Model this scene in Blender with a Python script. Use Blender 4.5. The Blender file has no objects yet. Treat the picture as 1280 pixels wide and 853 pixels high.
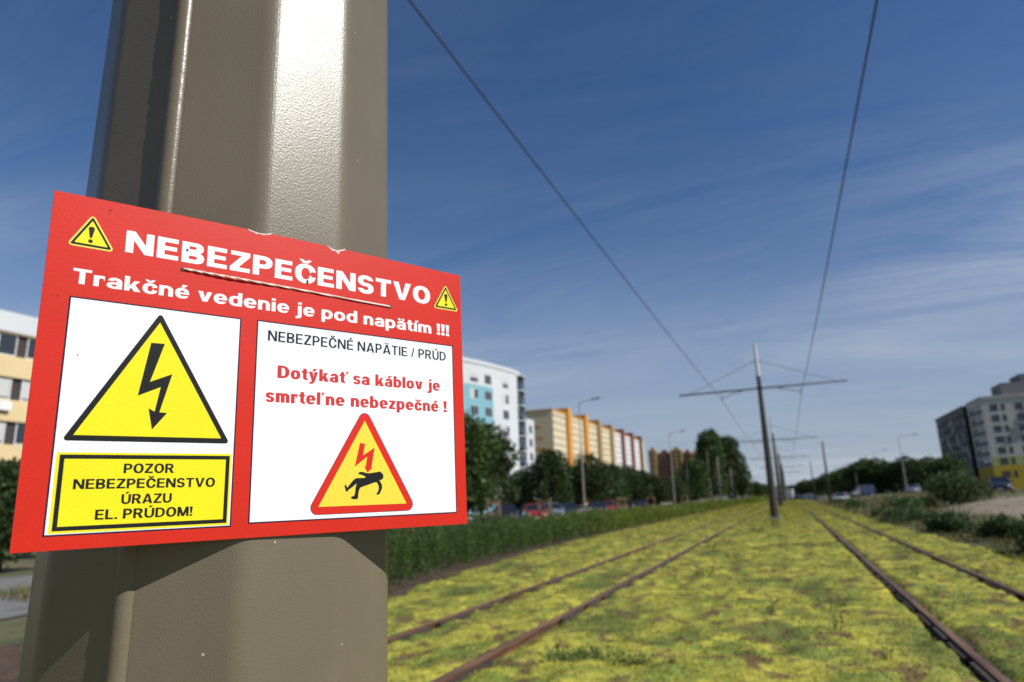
import bpy, bmesh, math, random
import numpy as np
from mathutils import Vector, Matrix
from math import radians, sin, cos, pi

random.seed(7)
rng = np.random.default_rng(11)
scn = bpy.context.scene
COL = scn.collection

# ------------------------------------------------------------------ camera
FPX, YAW, PIT, ROL = 845.26, 0.374022, 0.235709, -0.032803
fw = Vector((-sin(YAW)*cos(PIT), cos(YAW)*cos(PIT), sin(PIT)))
r0 = Vector((cos(YAW), sin(YAW), 0)); u0 = r0.cross(fw)
rv = cos(ROL)*r0 + sin(ROL)*u0; uv = -sin(ROL)*r0 + cos(ROL)*u0
cam = bpy.data.cameras.new('camera'); camo = bpy.data.objects.new('camera', cam); COL.objects.link(camo)
M = Matrix((rv, uv, -fw)).transposed().to_4x4(); M.translation = (0, 0, 1.5)
camo.matrix_world = M
cam.sensor_fit = 'HORIZONTAL'; cam.sensor_width = 36; cam.lens = FPX*36/1280
cam.clip_start = 0.02; cam.clip_end = 12000
cam.dof.use_dof = True; cam.dof.focus_distance = 0.64; cam.dof.aperture_fstop = 6.3
scn.camera = camo

# ------------------------------------------------------------------ light
SUN_AZ, SUN_EL = radians(-5.0), radians(40.5)       # azimuth from +X, counter-clockwise
world = bpy.data.worlds.new("World"); scn.world = world; world.use_nodes = True
nt = world.node_tree; nd = nt.nodes; lk = nt.links
for n in list(nd): nd.remove(n)
out = nd.new('ShaderNodeOutputWorld'); bg = nd.new('ShaderNodeBackground'); bg.inputs[1].default_value = 0.088
sky = nd.new('ShaderNodeTexSky'); sky.sky_type = 'NISHITA'; sky.sun_disc = False
sky.sun_elevation = SUN_EL; sky.sun_rotation = radians(90) - SUN_AZ
sky.altitude = 300; sky.air_density = 1.0; sky.dust_density = 0.15; sky.ozone_density = 4.0
tc = nd.new('ShaderNodeTexCoord'); sx = nd.new('ShaderNodeSeparateXYZ'); lk.new(tc.outputs['Generated'], sx.inputs[0])
def wm(op, a, b=None, c=None, clamp=False):
    n = nd.new('ShaderNodeMath'); n.operation = op; n.use_clamp = clamp
    for i, v in enumerate((a, b, c)):
        if v is None: continue
        if isinstance(v, (int, float)): n.inputs[i].default_value = v
        else: lk.new(v, n.inputs[i])
    return n.outputs[0]
zc = wm('ADD', wm('MAXIMUM', sx.outputs[2], 0.0), 0.13)
px = wm('DIVIDE', sx.outputs[0], zc); py = wm('DIVIDE', sx.outputs[1], zc)
cb = nd.new('ShaderNodeCombineXYZ'); lk.new(px, cb.inputs[0]); lk.new(py, cb.inputs[1])
def cloud(rotz, scl, off, nscale, detail, rough, dist):
    mp = nd.new('ShaderNodeMapping'); mp.inputs['Rotation'].default_value[2] = radians(rotz)
    mp.inputs['Scale'].default_value = scl; mp.inputs['Location'].default_value = off
    lk.new(cb.outputs[0], mp.inputs[0])
    n = nd.new('ShaderNodeTexNoise'); lk.new(mp.outputs[0], n.inputs['Vector'])
    n.inputs['Scale'].default_value = nscale; n.inputs['Detail'].default_value = detail
    n.inputs['Roughness'].default_value = rough; n.inputs['Distortion'].default_value = dist
    return n.outputs[0]
def ramp(v, a, b):
    m = nd.new('ShaderNodeMapRange'); m.interpolation_type = 'SMOOTHSTEP'; lk.new(v, m.inputs[0])
    m.inputs[1].default_value = a; m.inputs[2].default_value = b; return m.outputs[0]
c1 = ramp(cloud(20, (0.5, 1.3, 1), (1.3, 0.2, 0), 1.1, 9, 0.66, 0.9), 0.30, 0.64)
c2 = ramp(cloud(-15, (0.5, 0.9, 1), (4.1, 2.7, 0), 0.55, 3, 0.5, 0.3), 0.40, 0.66)
c3 = ramp(cloud(35, (0.5, 1.6, 1), (7.7, 3.1, 0), 3.0, 12, 0.72, 1.6), 0.42, 0.85)
wisps = wm('MULTIPLY', wm('ADD', wm('MULTIPLY', c1, 0.95), wm('MULTIPLY', c3, 0.3)), wm('MULTIPLY_ADD', c2, 0.90, 0.22), clamp=True)
low = wm('SUBTRACT', 1.0, ramp(sx.outputs[2], 0.16, 0.52))
mask = wm('MULTIPLY', wisps, wm('MULTIPLY_ADD', low, 0.80, 0.07), clamp=True)
veil = wm('MULTIPLY', wm('SUBTRACT', 1.0, ramp(sx.outputs[2], 0.0, 0.40)), 0.80)
hs = nd.new('ShaderNodeHueSaturation'); hs.inputs['Saturation'].default_value = 1.2; hs.inputs['Value'].default_value = 1.0
lk.new(sky.outputs[0], hs.inputs['Color'])
vl = nd.new('ShaderNodeMix'); vl.data_type = 'RGBA'; lk.new(veil, vl.inputs[0]); tn = nd.new('ShaderNodeMix'); tn.data_type = 'RGBA'; tn.blend_type = 'MULTIPLY'; tn.inputs[0].default_value = 1; lk.new(hs.outputs[0], tn.inputs[6]); tn.inputs[7].default_value = (1.12, .97, 1.02, 1); lk.new(tn.outputs[2], vl.inputs[6]); vl.inputs[7].default_value = (3.7, 4.45, 5.65, 1)
mx = nd.new('ShaderNodeMix'); mx.data_type = 'RGBA'; lk.new(mask, mx.inputs[0]); lk.new(vl.outputs[2], mx.inputs[6])
mx.inputs[7].default_value = (5.6, 6.2, 7.2, 1)
lk.new(mx.outputs[2], bg.inputs[0]); lk.new(bg.outputs[0], out.inputs[0])

sl = bpy.data.lights.new('sun', 'SUN'); sl.energy = 5.0; sl.angle = radians(0.53); sl.color = (1.0, 0.972, 0.93)
so = bpy.data.objects.new('sun', sl); COL.objects.link(so)
sd = Vector((cos(SUN_AZ)*cos(SUN_EL), sin(SUN_AZ)*cos(SUN_EL), sin(SUN_EL)))
so.rotation_euler = sd.to_track_quat('Z', 'Y').to_euler(); so.location = (20, 0, 30)
scn.view_settings.view_transform = 'Standard'; scn.view_settings.look = 'None'
scn.view_settings.exposure = 0.0; scn.view_settings.gamma = 1.0; scn.view_settings.use_curve_mapping = False

# ------------------------------------------------------------------ helpers: materials
MC = {}
def mat(name, col, rough=0.7, col2=None, nscale=5.0, lo=0.35, hi=0.65, bump=0.0, bscale=50.0, metal=0.0, spec=0.5,
        detail=5.0, trans=0.0, objrand=0.0, bdist=0.02, coat=0.0, col3=None, n3=1.0, coord='Object', stretch=None, alpha=None):
    if name in MC: return MC[name]
    m = bpy.data.materials.new(name); m.use_nodes = True; MC[name] = m
    t = m.node_tree; N = t.nodes; L = t.links; p = N['Principled BSDF']
    p.inputs['Base Color'].default_value = (*col, 1); p.inputs['Roughness'].default_value = rough
    p.inputs['Metallic'].default_value = metal; p.inputs['Specular IOR Level'].default_value = spec
    if coat: p.inputs['Coat Weight'].default_value = coat; p.inputs['Coat Roughness'].default_value = 0.08
    co = N.new('ShaderNodeTexCoord'); src = co.outputs[coord]
    if stretch:
        mp = N.new('ShaderNodeMapping'); mp.inputs['Scale'].default_value = stretch; L.new(src, mp.inputs[0]); src = mp.outputs[0]
    def noise(sc, det=detail):
        n = N.new('ShaderNodeTexNoise'); n.inputs['Scale'].default_value = sc; n.inputs['Detail'].default_value = det
        L.new(src, n.inputs['Vector']); return n.outputs[0]
    def rng_(v, a, b):
        r = N.new('ShaderNodeMapRange'); L.new(v, r.inputs[0]); r.inputs[1].default_value = a; r.inputs[2].default_value = b; return r.outputs[0]
    last = None
    if col2 is not None:
        x = N.new('ShaderNodeMix'); x.data_type = 'RGBA'; L.new(rng_(noise(nscale), lo, hi), x.inputs[0])
        x.inputs[6].default_value = (*col, 1); x.inputs[7].default_value = (*col2, 1); last = x.outputs[2]
        if col3 is not None:
            x = N.new('ShaderNodeMix'); x.data_type = 'RGBA'; L.new(rng_(noise(n3), 0.52, 0.66), x.inputs[0])
            L.new(last, x.inputs[6]); x.inputs[7].default_value = (*col3, 1); last = x.outputs[2]
        L.new(last, p.inputs['Base Color'])
    if objrand:
        oi = N.new('ShaderNodeObjectInfo'); h = N.new('ShaderNodeHueSaturation')
        r = N.new('ShaderNodeMapRange'); L.new(oi.outputs['Random'], r.inputs[0]); r.inputs[3].default_value = 1-objrand; r.inputs[4].default_value = 1+objrand
        L.new(r.outputs[0], h.inputs['Value'])
        if last is not None: L.new(last, h.inputs['Color'])
        else: h.inputs['Color'].default_value = (*col, 1)
        last = h.outputs[0]; L.new(last, p.inputs['Base Color'])
    if bump:
        b = N.new('ShaderNodeBump'); b.inputs['Strength'].default_value = bump; b.inputs['Distance'].default_value = bdist
        L.new(noise(bscale, 3), b.inputs['Height']); L.new(b.outputs[0], p.inputs['Normal'])
    if trans:
        tr = N.new('ShaderNodeBsdfTranslucent'); ms = N.new('ShaderNodeMixShader'); ms.inputs[0].default_value = trans
        if last is not None: L.new(last, tr.inputs[0])
        else: tr.inputs[0].default_value = (*col, 1)
        L.new(p.outputs[0], ms.inputs[1]); L.new(tr.outputs[0], ms.inputs[2]); L.new(ms.outputs[0], N['Material Output'].inputs[0])
    return m

def sedum_material(name, plant):
    m = bpy.data.materials.new(name); m.use_nodes = True; t = m.node_tree; N = t.nodes; L = t.links; p = N['Principled BSDF']
    co = N.new('ShaderNodeTexCoord')
    def noise(sc, det=6, stretch=None, seed=0):
        n = N.new('ShaderNodeTexNoise'); n.inputs['Scale'].default_value = sc; n.inputs['Detail'].default_value = det
        mp = N.new('ShaderNodeMapping'); mp.inputs['Location'].default_value = (seed, seed*1.7, 0); L.new(co.outputs['Object'], mp.inputs[0])
        if stretch: mp.inputs['Scale'].default_value = stretch
        L.new(mp.outputs[0], n.inputs['Vector']); return n.outputs[0]
    def mr(v, a, b, o=1.0):
        r = N.new('ShaderNodeMapRange'); r.interpolation_type = 'SMOOTHSTEP'; L.new(v, r.inputs[0]); r.inputs[1].default_value = a; r.inputs[2].default_value = b; r.inputs[4].default_value = o; return r.outputs[0]
    def mix(f, a, b):
        x = N.new('ShaderNodeMix'); x.data_type = 'RGBA'; L.new(f, x.inputs[0])
        for i, v in ((6, a), (7, b)):
            if isinstance(v, tuple): x.inputs[i].default_value = (*v, 1)
            else: L.new(v, x.inputs[i])
        return x.outputs[2]
    c = mix(mr(noise(1.3), 0.38, 0.62), (0.40, 0.370, 0.055), (0.205, 0.240, 0.042))      # yellow moss / green
    c = mix(mr(noise(5.0, seed=3), 0.50, 0.72), c, (0.56, 0.50, 0.065))
    c = mix(mr(noise(0.6, 8, stretch=(1.5, .7, 1), seed=9), 0.50, 0.66, 0.75), c, (0.085, 0.120, 0.028))
    c = mix(mr(noise(3.1, 10, stretch=(1.4, .8, 1), seed=5), 0.520, 0.64, 0.85), c, (0.21, 0.125, 0.062) if plant else (0.15, 0.085, 0.045))
    c = mix(mr(noise(11, seed=13), 0.56, 0.70, 0.7), c, (0.085, 0.065, 0.026))
    if not plant:
        # soil strip beside the rails is given by geometry; joints of pre-grown mats only as tone
        pass
    L.new(c, p.inputs['Base Color']); p.inputs['Roughness'].default_value = 0.85; p.inputs['Specular IOR Level'].default_value = 0.2
    b = N.new('ShaderNodeBump'); b.inputs['Strength'].default_value = 0.9; b.inputs['Distance'].default_value = 0.03
    L.new(noise(28, 4, seed=2), b.inputs['Height'])
    if not plant: L.new(b.outputs[0], p.inputs['Normal'])
    if plant:
        tr = N.new('ShaderNodeBsdfTranslucent'); ms = N.new('ShaderNodeMixShader'); ms.inputs[0].default_value = .4
        L.new(c, tr.inputs[0]); L.new(p.outputs[0], ms.inputs[1]); L.new(tr.outputs[0], ms.inputs[2]); L.new(ms.outputs[0], N['Material Output'].inputs[0])
    MC[name] = m; return m

def weather(m):
    # small pale paint specks, faint dust runs and a few scratches on the near mast
    t = m.node_tree; N = t.nodes; L = t.links; p = N['Principled BSDF']; src = p.inputs['Base Color'].links[0].from_socket
    co = N.new('ShaderNodeTexCoord')
    vo = N.new('ShaderNodeTexVoronoi'); vo.inputs['Scale'].default_value = 26; L.new(co.outputs['Object'], vo.inputs['Vector'])
    lt = N.new('ShaderNodeMath'); lt.operation = 'LESS_THAN'; lt.inputs[1].default_value = .030; L.new(vo.outputs['Distance'], lt.inputs[0])
    mp = N.new('ShaderNodeMapping'); mp.inputs['Scale'].default_value = (30, 30, 1.2); L.new(co.outputs['Object'], mp.inputs[0])
    n = N.new('ShaderNodeTexNoise'); n.inputs['Scale'].default_value = 1.0; n.inputs['Detail'].default_value = 6; L.new(mp.outputs[0], n.inputs['Vector'])
    r = N.new('ShaderNodeMapRange'); L.new(n.outputs[0], r.inputs[0]); r.inputs[1].default_value = .50; r.inputs[2].default_value = .78; r.inputs[4].default_value = .12
    x = N.new('ShaderNodeMix'); x.data_type = 'RGBA'; L.new(r.outputs[0], x.inputs[0]); L.new(src, x.inputs[6]); x.inputs[7].default_value = (.20, .18, .13, 1)
    y = N.new('ShaderNodeMix'); y.data_type = 'RGBA'; L.new(lt.outputs[0], y.inputs[0]); L.new(x.outputs[2], y.inputs[6]); y.inputs[7].default_value = (.50, .47, .40, 1)
    L.new(y.outputs[2], p.inputs['Base Color'])
    n3 = N.new('ShaderNodeTexNoise'); n3.inputs['Scale'].default_value = 9; n3.inputs['Detail'].default_value = 6; L.new(co.outputs['Object'], n3.inputs['Vector'])
    q = N.new('ShaderNodeMapRange'); L.new(n3.outputs[0], q.inputs[0]); q.inputs[1].default_value = .3; q.inputs[2].default_value = .7; q.inputs[3].default_value = .28; q.inputs[4].default_value = .35
    L.new(q.outputs[0], p.inputs['Roughness'])

# ------------------------------------------------------------------ helpers: objects
def tag(o, label=None, cat=None, group=None, kind=None):
    if label: o['label'] = label
    if cat: o['category'] = cat
    if group: o['group'] = group
    if kind: o['kind'] = kind
    return o
def empty(name, loc=(0, 0, 0), rz=0.0, label=None, cat=None, group=None):
    o = bpy.data.objects.new(name, None); o.empty_display_size = 0.2; COL.objects.link(o)
    o.location = loc; o.rotation_euler = (0, 0, rz); return tag(o, label, cat, group)
def link(name, me, parent=None, loc=None):
    o = bpy.data.objects.new(name, me); COL.objects.link(o)
    if parent: o.parent = parent
    if loc is not None: o.location = loc
    return o
def kids(o): return [c for c in ALLKIDS.get(o.name, [])]
ALLKIDS = {}
def copy_tree(o, parent=None, tree=None):
    c = o.copy(); COL.objects.link(c); c.parent = parent
    for ch in [x for x in o.children]: copy_tree(ch, c)
    return c

class MB:
    """collects verts / faces, then becomes one mesh object"""
    def __init__(s): s.v = []; s.f = []; s.s = []
    def add(s, vs, fs, smooth=False):
        b = len(s.v); s.v += [tuple(v) for v in vs]; s.f += [tuple(i+b for i in f) for f in fs]; s.s += [smooth]*len(fs); return s
    def box(s, x0, x1, y0, y1, z0, z1, rz=0.0, c=None):
        vs = [(x, y, z) for z in (z0, z1) for y in (y0, y1) for x in (x0, x1)]
        if rz:
            cx, cy = c or ((x0+x1)/2, (y0+y1)/2)
            vs = [(cx+(x-cx)*cos(rz)-(y-cy)*sin(rz), cy+(x-cx)*sin(rz)+(y-cy)*cos(rz), z) for x, y, z in vs]
        return s.add(vs, [(0, 2, 3, 1), (4, 5, 7, 6), (0, 1, 5, 4), (1, 3, 7, 5), (3, 2, 6, 7), (2, 0, 4, 6)])
    def tube(s, pts, rad, n=8, caps=True):
        pts = [Vector(p) for p in pts]; k = len(pts)
        if not hasattr(rad, '__len__'): rad = [rad]*k
        vs = []; up = None
        for i, p in enumerate(pts):
            t = (pts[min(i+1, k-1)]-pts[max(i-1, 0)]).normalized()
            if up is None: up = Vector((0, 0, 1)) if abs(t.z) < .9 else Vector((1, 0, 0))
            a = t.cross(up).normalized(); b = a.cross(t).normalized(); up = b
            for j in range(n):
                w = 2*pi*j/n; vs.append(p + (a*cos(w)+b*sin(w))*rad[i])
        fs = [(i*n+j, i*n+(j+1) % n, (i+1)*n+(j+1) % n, (i+1)*n+j) for i in range(k-1) for j in range(n)]
        if caps: fs += [tuple(range(n-1, -1, -1)), tuple((k-1)*n+j for j in range(n))]
        return s.add(vs, fs, True)
    def prism(s, poly, z0, z1, axis='z'):
        n = len(poly)
        def P(a, b, c): return (a, b, c) if axis == 'z' else ((a, c, b) if axis == 'y' else (c, a, b))
        vs = [P(x, y, z0) for x, y in poly] + [P(x, y, z1) for x, y in poly]
        fs = [tuple(range(n-1, -1, -1)), tuple(range(n, 2*n))] + [(i, (i+1) % n, n+(i+1) % n, n+i) for i in range(n)]
        return s.add(vs, fs)
    def mesh(s, name, m):
        me = bpy.data.meshes.new(name); me.from_pydata(s.v, [], s.f)
        me.polygons.foreach_set('use_smooth', s.s)
        if m: me.materials.append(m)
        me.update(); return me
    def build(s, name, m, parent=None, loc=None, bevel=0.0, fixn=True):
        me = s.mesh(name, m)
        if bevel or fixn:
            bm = bmesh.new(); bm.from_mesh(me)
            if bevel:
                bmesh.ops.remove_doubles(bm, verts=bm.verts, dist=1e-5)
                ed = [e for e in bm.edges if len(e.link_faces) == 2 and e.calc_face_angle(0) > 0.4]
                bmesh.ops.bevel(bm, geom=ed, offset=bevel, segments=2, profile=0.5, affect='EDGES')
            bmesh.ops.recalc_face_normals(bm, faces=bm.faces); bm.to_mesh(me); bm.free()
        return link(name, me, parent, loc)

def quad_mesh(name, V, m):
    """V: (n,4,3) array of quads -> mesh"""
    n = len(V); me = bpy.data.meshes.new(name)
    me.vertices.add(n*4); me.vertices.foreach_set('co', V.astype(np.float32).ravel())
    me.loops.add(n*4); me.loops.foreach_set('vertex_index', np.arange(n*4, dtype=np.int32))
    me.polygons.add(n); me.polygons.foreach_set('loop_start', np.arange(0, n*4, 4, dtype=np.int32))
    me.materials.append(m); me.update(calc_edges=True); return me

def leaf_quads(P, size, aspect=0.6, up=0.0, seedn=None, outward=None):
    """a bent leaf (one quad) at each point P (n,3)"""
    n = len(P); d = rng.normal(size=(n, 3)); d[:, 2] += up
    if outward is not None: d += outward*0.8
    d /= np.linalg.norm(d, axis=1)[:, None]
    e = rng.normal(size=(n, 3)); e -= (e*d).sum(1)[:, None]*d; e /= np.linalg.norm(e, axis=1)[:, None]
    s = (size*rng.uniform(.6, 1.35, n))[:, None] if np.ndim(size) == 0 else (size*rng.uniform(.6, 1.35, n))[:, None]
    a = d*s; b = e*s*aspect*.5
    return np.stack([P, P+a*.5+b, P+a, P+a*.5-b], 1)

def pol(b, D): return (D*sin(radians(b)), D*cos(radians(b)))

# terrain: flat by the tracks, rising a little to the right-hand road
def sstep(a, b, x):
    t = np.clip((np.asarray(x, float)-a)/(b-a), 0, 1); return t*t*(3-2*t)
def gz(x, y): return float(1.0*sstep(7, 17, x)*sstep(25, 75, y))

# ------------------------------------------------------------------ materials
GRASSC = (0.085, 0.10, 0.028)
M_ground = mat('dry_grass_and_soil', (0.085, 0.095, 0.03), .95, (0.16, 0.125, 0.07), 0.35, .38, .62, bump=.8, bscale=8, bdist=.08, col3=(0.05, 0.075, 0.02), n3=0.9)
M_sand = mat('sandy_earth', (0.29, 0.23, 0.165), .95, (0.17, 0.135, 0.085), .9, bump=.8, bscale=9, bdist=.06)
M_asph = mat('asphalt', (0.055, 0.055, 0.056), .9, (0.075, 0.073, 0.07), 3, bump=.3, bscale=60, bdist=.01)
M_pave = mat('grey_paving', (0.20, 0.19, 0.18), .9, (0.15, 0.145, 0.135), 2.5, bump=.3, bscale=40, bdist=.01)
M_bed = mat('brown_bed_soil', (0.060, 0.036, 0.022), .95, (0.11, 0.065, 0.04), 6, bump=1, bscale=25, bdist=.05)
M_sedg = sedum_material('sedum_mat_ground', False)
M_sedp = sedum_material('sedum_shoots', True)
M_rust = mat('rusty_steel', (0.15, 0.066, 0.028), .8, (0.065, 0.032, 0.018), 14, bump=.5, bscale=90, bdist=.004, stretch=(1, .15, 1))
M_railtop = mat('brown_rail_head', (0.25, 0.135, 0.062), .5, (0.13, 0.062, 0.030), 9, bump=.2, bscale=60, bdist=.002, metal=.1, stretch=(1, .1, 1))
M_mast = mat('beige_grey_textured_paint', (0.158, 0.131, 0.088), .31, (0.147, 0.122, 0.082), 12, bump=.24, bscale=460, bdist=.0010, spec=.36)
weather(M_mast)
M_mastd = mat('dark_brown_grey_mast_paint', (0.044, 0.036, 0.026), .55, (0.036, 0.030, 0.022), 3, spec=.5)
M_galv = mat('galvanised_steel', (0.42, 0.42, 0.40), .45, (0.34, 0.34, 0.33), 6, metal=.3)
M_wire = mat('dark_copper_wire', (0.035, 0.034, 0.034), .6)
M_conc = mat('pale_concrete', (0.42, 0.41, 0.38), .9, (0.33, 0.32, 0.3), 6, bump=.3, bscale=40)
M_bark = mat('bark', (0.075, 0.055, 0.038), .9, (0.045, 0.035, 0.026), 9, bump=.8, bscale=30, bdist=.03, stretch=(1, 1, .2))
M_leafd = mat('dark_tree_leaves', (0.060, 0.096, 0.024), .6, (0.036, 0.062, 0.015), .8, trans=.25, objrand=.25, spec=.3)
M_leafm = mat('mid_green_leaves', (0.075, 0.118, 0.026), .6, (0.042, 0.075, 0.016), 1.0, trans=.2, objrand=.2, spec=.3)
M_hedge = mat('perennial_stem_leaves', (0.092, 0.150, 0.030), .6, (0.052, 0.098, 0.019), .7, lo=.4, hi=.6, trans=.3, spec=.3)
M_hedge2 = mat('sunlit_yellow_green_leaves', (0.180, 0.215, 0.026), .6, (0.115, 0.160, 0.020), .5, trans=.35, spec=.3)  # brighter leaf colour carries the sunlight on the far planting
M_flower = mat('faded_pink_flower_heads', (0.36, 0.22, 0.19), .8, (0.30, 0.25, 0.14), 8, trans=.2)
M_weed = mat('weed_leaves', (0.10, 0.155, 0.038), .6, (0.15, 0.18, 0.05), 9, trans=.35, spec=.3, objrand=.2)
M_bush = mat('bush_leaves', (0.065, 0.105, 0.030), .6, (0.095, 0.135, 0.045), 1.5, trans=.2, objrand=.2, spec=.3)
M_glass = mat('window_glass', (0.025, 0.03, 0.036), .12, spec=.8)
M_white = mat('white_frame_paint', (0.72, 0.72, 0.70), .5)
M_blind = mat('pale_blind', (0.50, 0.50, 0.48), .6)
M_wood = mat('new_pine_stakes', (0.20, 0.12, 0.055), .8, (0.15, 0.085, 0.04), 20, bump=.4, bscale=40)
M_tyre = mat('tyre_rubber', (0.02, 0.02, 0.02), .85)
M_rim = mat('alloy_rim', (0.45, 0.45, 0.46), .3, metal=.8)
M_carglass = mat('tinted_car_glass', (0.012, 0.014, 0.016), .08, spec=.9)
M_lpole = mat('dull_grey_lamp_post', (.20, .18, .145), .6, (.16, .145, .12), 4)
M_lamp = mat('clear_headlamp', (0.62, 0.62, 0.60), .10, spec=.9, metal=.4)
M_taill = mat('red_tail_lamp', (0.35, 0.015, 0.01), .25)

# ------------------------------------------------------------------ the ground
def grid_sheet(name, xs, ys, zf, m, smooth=True):
    nx, ny = len(xs), len(ys); X, Y = np.meshgrid(xs, ys); Z = zf(X, Y)
    V = np.stack([X, Y, Z], -1).reshape(-1, 3)
    i = np.arange((ny-1)*(nx-1)); r = i//(nx-1); c = i % (nx-1); a = r*nx+c
    F = np.stack([a, a+1, a+nx+1, a+nx], 1)
    me = bpy.data.meshes.new(name); me.vertices.add(len(V)); me.vertices.foreach_set('co', V.astype(np.float32).ravel())
    me.loops.add(F.size); me.loops.foreach_set('vertex_index', F.astype(np.int32).ravel())
    me.polygons.add(len(F)); me.polygons.foreach_set('loop_start', np.arange(0, F.size, 4, dtype=np.int32))
    me.polygons.foreach_set('use_smooth', np.ones(len(F), bool)); me.materials.append(m); me.update(calc_edges=True)
    return link(name, me)
GH = lambda X, Y: 1.0*sstep(7, 17, X)*sstep(25, 75, Y)
xs = np.concatenate([[-6000, -2000, -600, -200, -100, -60, -30, -12], np.arange(-8, 26, 1.0), [30, 40, 60, 100, 200, 600, 2000, 6000]])
ys = np.concatenate([[-6000, -1000, -200, -50, -10], np.arange(0, 90, 2.5), [95, 110, 140, 200, 400, 1000, 3000, 9000]])
tag(grid_sheet('ground', xs, ys, lambda X, Y: GH(X, Y)-.012, M_ground), kind='structure')

# smooth value-noise for mesh relief
_T = rng.random((256, 256))
def vnoise(X, Y, s, ox=0):
    x = X*s+ox; y = Y*s+ox*1.3; xi = np.floor(x).astype(int); yi = np.floor(y).astype(int); fx = x-xi; fy = y-yi
    fx = fx*fx*(3-2*fx); fy = fy*fy*(3-2*fy)
    a = _T[xi % 256, yi % 256]; b = _T[(xi+1) % 256, yi % 256]; c = _T[xi % 256, (yi+1) % 256]; d = _T[(xi+1) % 256, (yi+1) % 256]
    return (a*(1-fx)+b*fx)*(1-fy)+(c*(1-fx)+d*fx)*fy
RX = [-3.5951-.7175, -3.5951+.7175, 2.0405-.7175, 2.0405+.7175]
def hedge_edge(Y): return np.interp(Y, [0, 7, 10.4, 13.7, 24, 54, 500], [-5.6, -6.0, -6.4, -7.0, -7.8, -8.0, -8.1])
def right_edge(Y): return np.interp(Y, [0, 12, 20, 40, 80, 500], [4.6, 4.5, 4.3, 4.1, 4.0, 4.0])
def sed_h(X, Y):
    big = vnoise(X, Y, 1.1, 3); mid = vnoise(X, Y, 4.3, 9); sm = vnoise(X, Y, 13, 5)
    z = .022 + .034*big + .060*mid**1.5 + .020*sm
    dr = np.min(np.abs(X[..., None]-np.array(RX)), axis=-1)
    z = z*sstep(.075, .16, dr+.03*(mid-.5)) + .004
    return z
ysn = np.concatenate([np.arange(-4, 3, .5), np.geomspace(3, 42, 420), np.geomspace(42.5, 600, 60)])
t = np.linspace(0, 1, 190)
X, Y = np.meshgrid(t, ysn)
le = hedge_edge(Y)+.25*(vnoise(X*0, Y, 1.7, 2)-.5)+.15*(vnoise(X*0, Y, 6, 7)-.5); re = right_edge(Y)+.6*(vnoise(X*0, Y, .5, 4)-.5)
XX = le+(re-le)*X
Z = sed_h(XX, Y); Z *= sstep(0, .02, X)*sstep(0, .02, 1-X); 
V = np.stack([XX, Y, Z], -1).reshape(-1, 3); nx, ny = 190, len(ysn)
i = np.arange((ny-1)*(nx-1)); a = (i//(nx-1))*nx+i % (nx-1); F = np.stack([a, a+1, a+nx+1, a+nx], 1)
me = bpy.data.meshes.new('sedum_mat'); me.vertices.add(len(V)); me.vertices.foreach_set('co', V.astype(np.float32).ravel())
me.loops.add(F.size); me.loops.foreach_set('vertex_index', F.astype(np.int32).ravel())
me.polygons.add(len(F)); me.polygons.foreach_set('loop_start', np.arange(0, F.size, 4, dtype=np.int32))
me.polygons.foreach_set('use_smooth', np.ones(len(F), bool)); me.materials.append(M_sedg); me.update(calc_edges=True)
tag(link('track_bed_ground', me), kind='structure')

# sedum shoots: small rosettes standing on the mat
def sedum_shoots():
    n = 150000
    Y = 4.2*(260/4.2)**rng.random(n); X = hedge_edge(Y)+.1+(right_edge(Y)-hedge_edge(Y)-.2)*rng.random(n)
    dr = np.min(np.abs(X[:, None]-np.array(RX)), axis=1)
    keep = (dr > .07+.0016*Y) & (vnoise(X, Y, 1.6, 20)+.35*vnoise(X, Y, 6, 2) > .38); X = X[keep]; Y = Y[keep]
    zz = sed_h(X, Y); P = np.stack([X, Y, zz-.004], 1)
    sz = .014*(1+.05*Y)
    Q = []
    for k in range(2):
        Q.append(leaf_quads(P+rng.normal(size=P.shape)*np.array([.015, .015, 0]), sz, .9, up=.6))
    o = link('sedum', quad_mesh('sedum', np.concatenate(Q), M_sedp))
    tag(o, 'yellow green sedum shoots covering the track bed between the rails', 'sedum', kind='stuff')
sedum_shoots()

# brown soil strip under the tall planting
def strip(name, pts_l, pts_r, z, m, kind='structure'):
    mb = MB(); n = len(pts_l); vs = []
    for (x0, y0), (x1, y1) in zip(pts_l, pts_r): vs += [(x0, y0, z+gz(x0, y0)), (x1, y1, z+gz(x1, y1))]
    mb.add(vs, [(2*i, 2*i+1, 2*i+3, 2*i+2) for i in range(n-1)])
    return tag(mb.build(name, m, fixn=False), kind=kind)
YS = [3, 7, 10.4, 13.7, 18, 24, 34, 54, 100, 200, 500]
strip('planting_bed', [(hedge_edge(y)-3.2, y) for y in YS], [(hedge_edge(y)+.12, y) for y in YS], .012, M_bed)
strip('footpath', [(-15.4, y) for y in (5, 60, 400)], [(-13.2, y) for y in (5, 60, 400)], .010, M_pave)
strip('car_park', [(-34, y) for y in (35, 300)], [(-16.2, y) for y in (35, 300)], .009, M_asph)
for xk in (-16.2, -34.15):
    tag(MB().box(xk, xk+.15, 35, 300, -.05, .12).build('kerb', M_conc), kind='structure')
strip('side_path', [(-19.5, 6), (-19.5, 16)], [(-11.2, 6), (-13.5, 16)], .016, M_pave)
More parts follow.
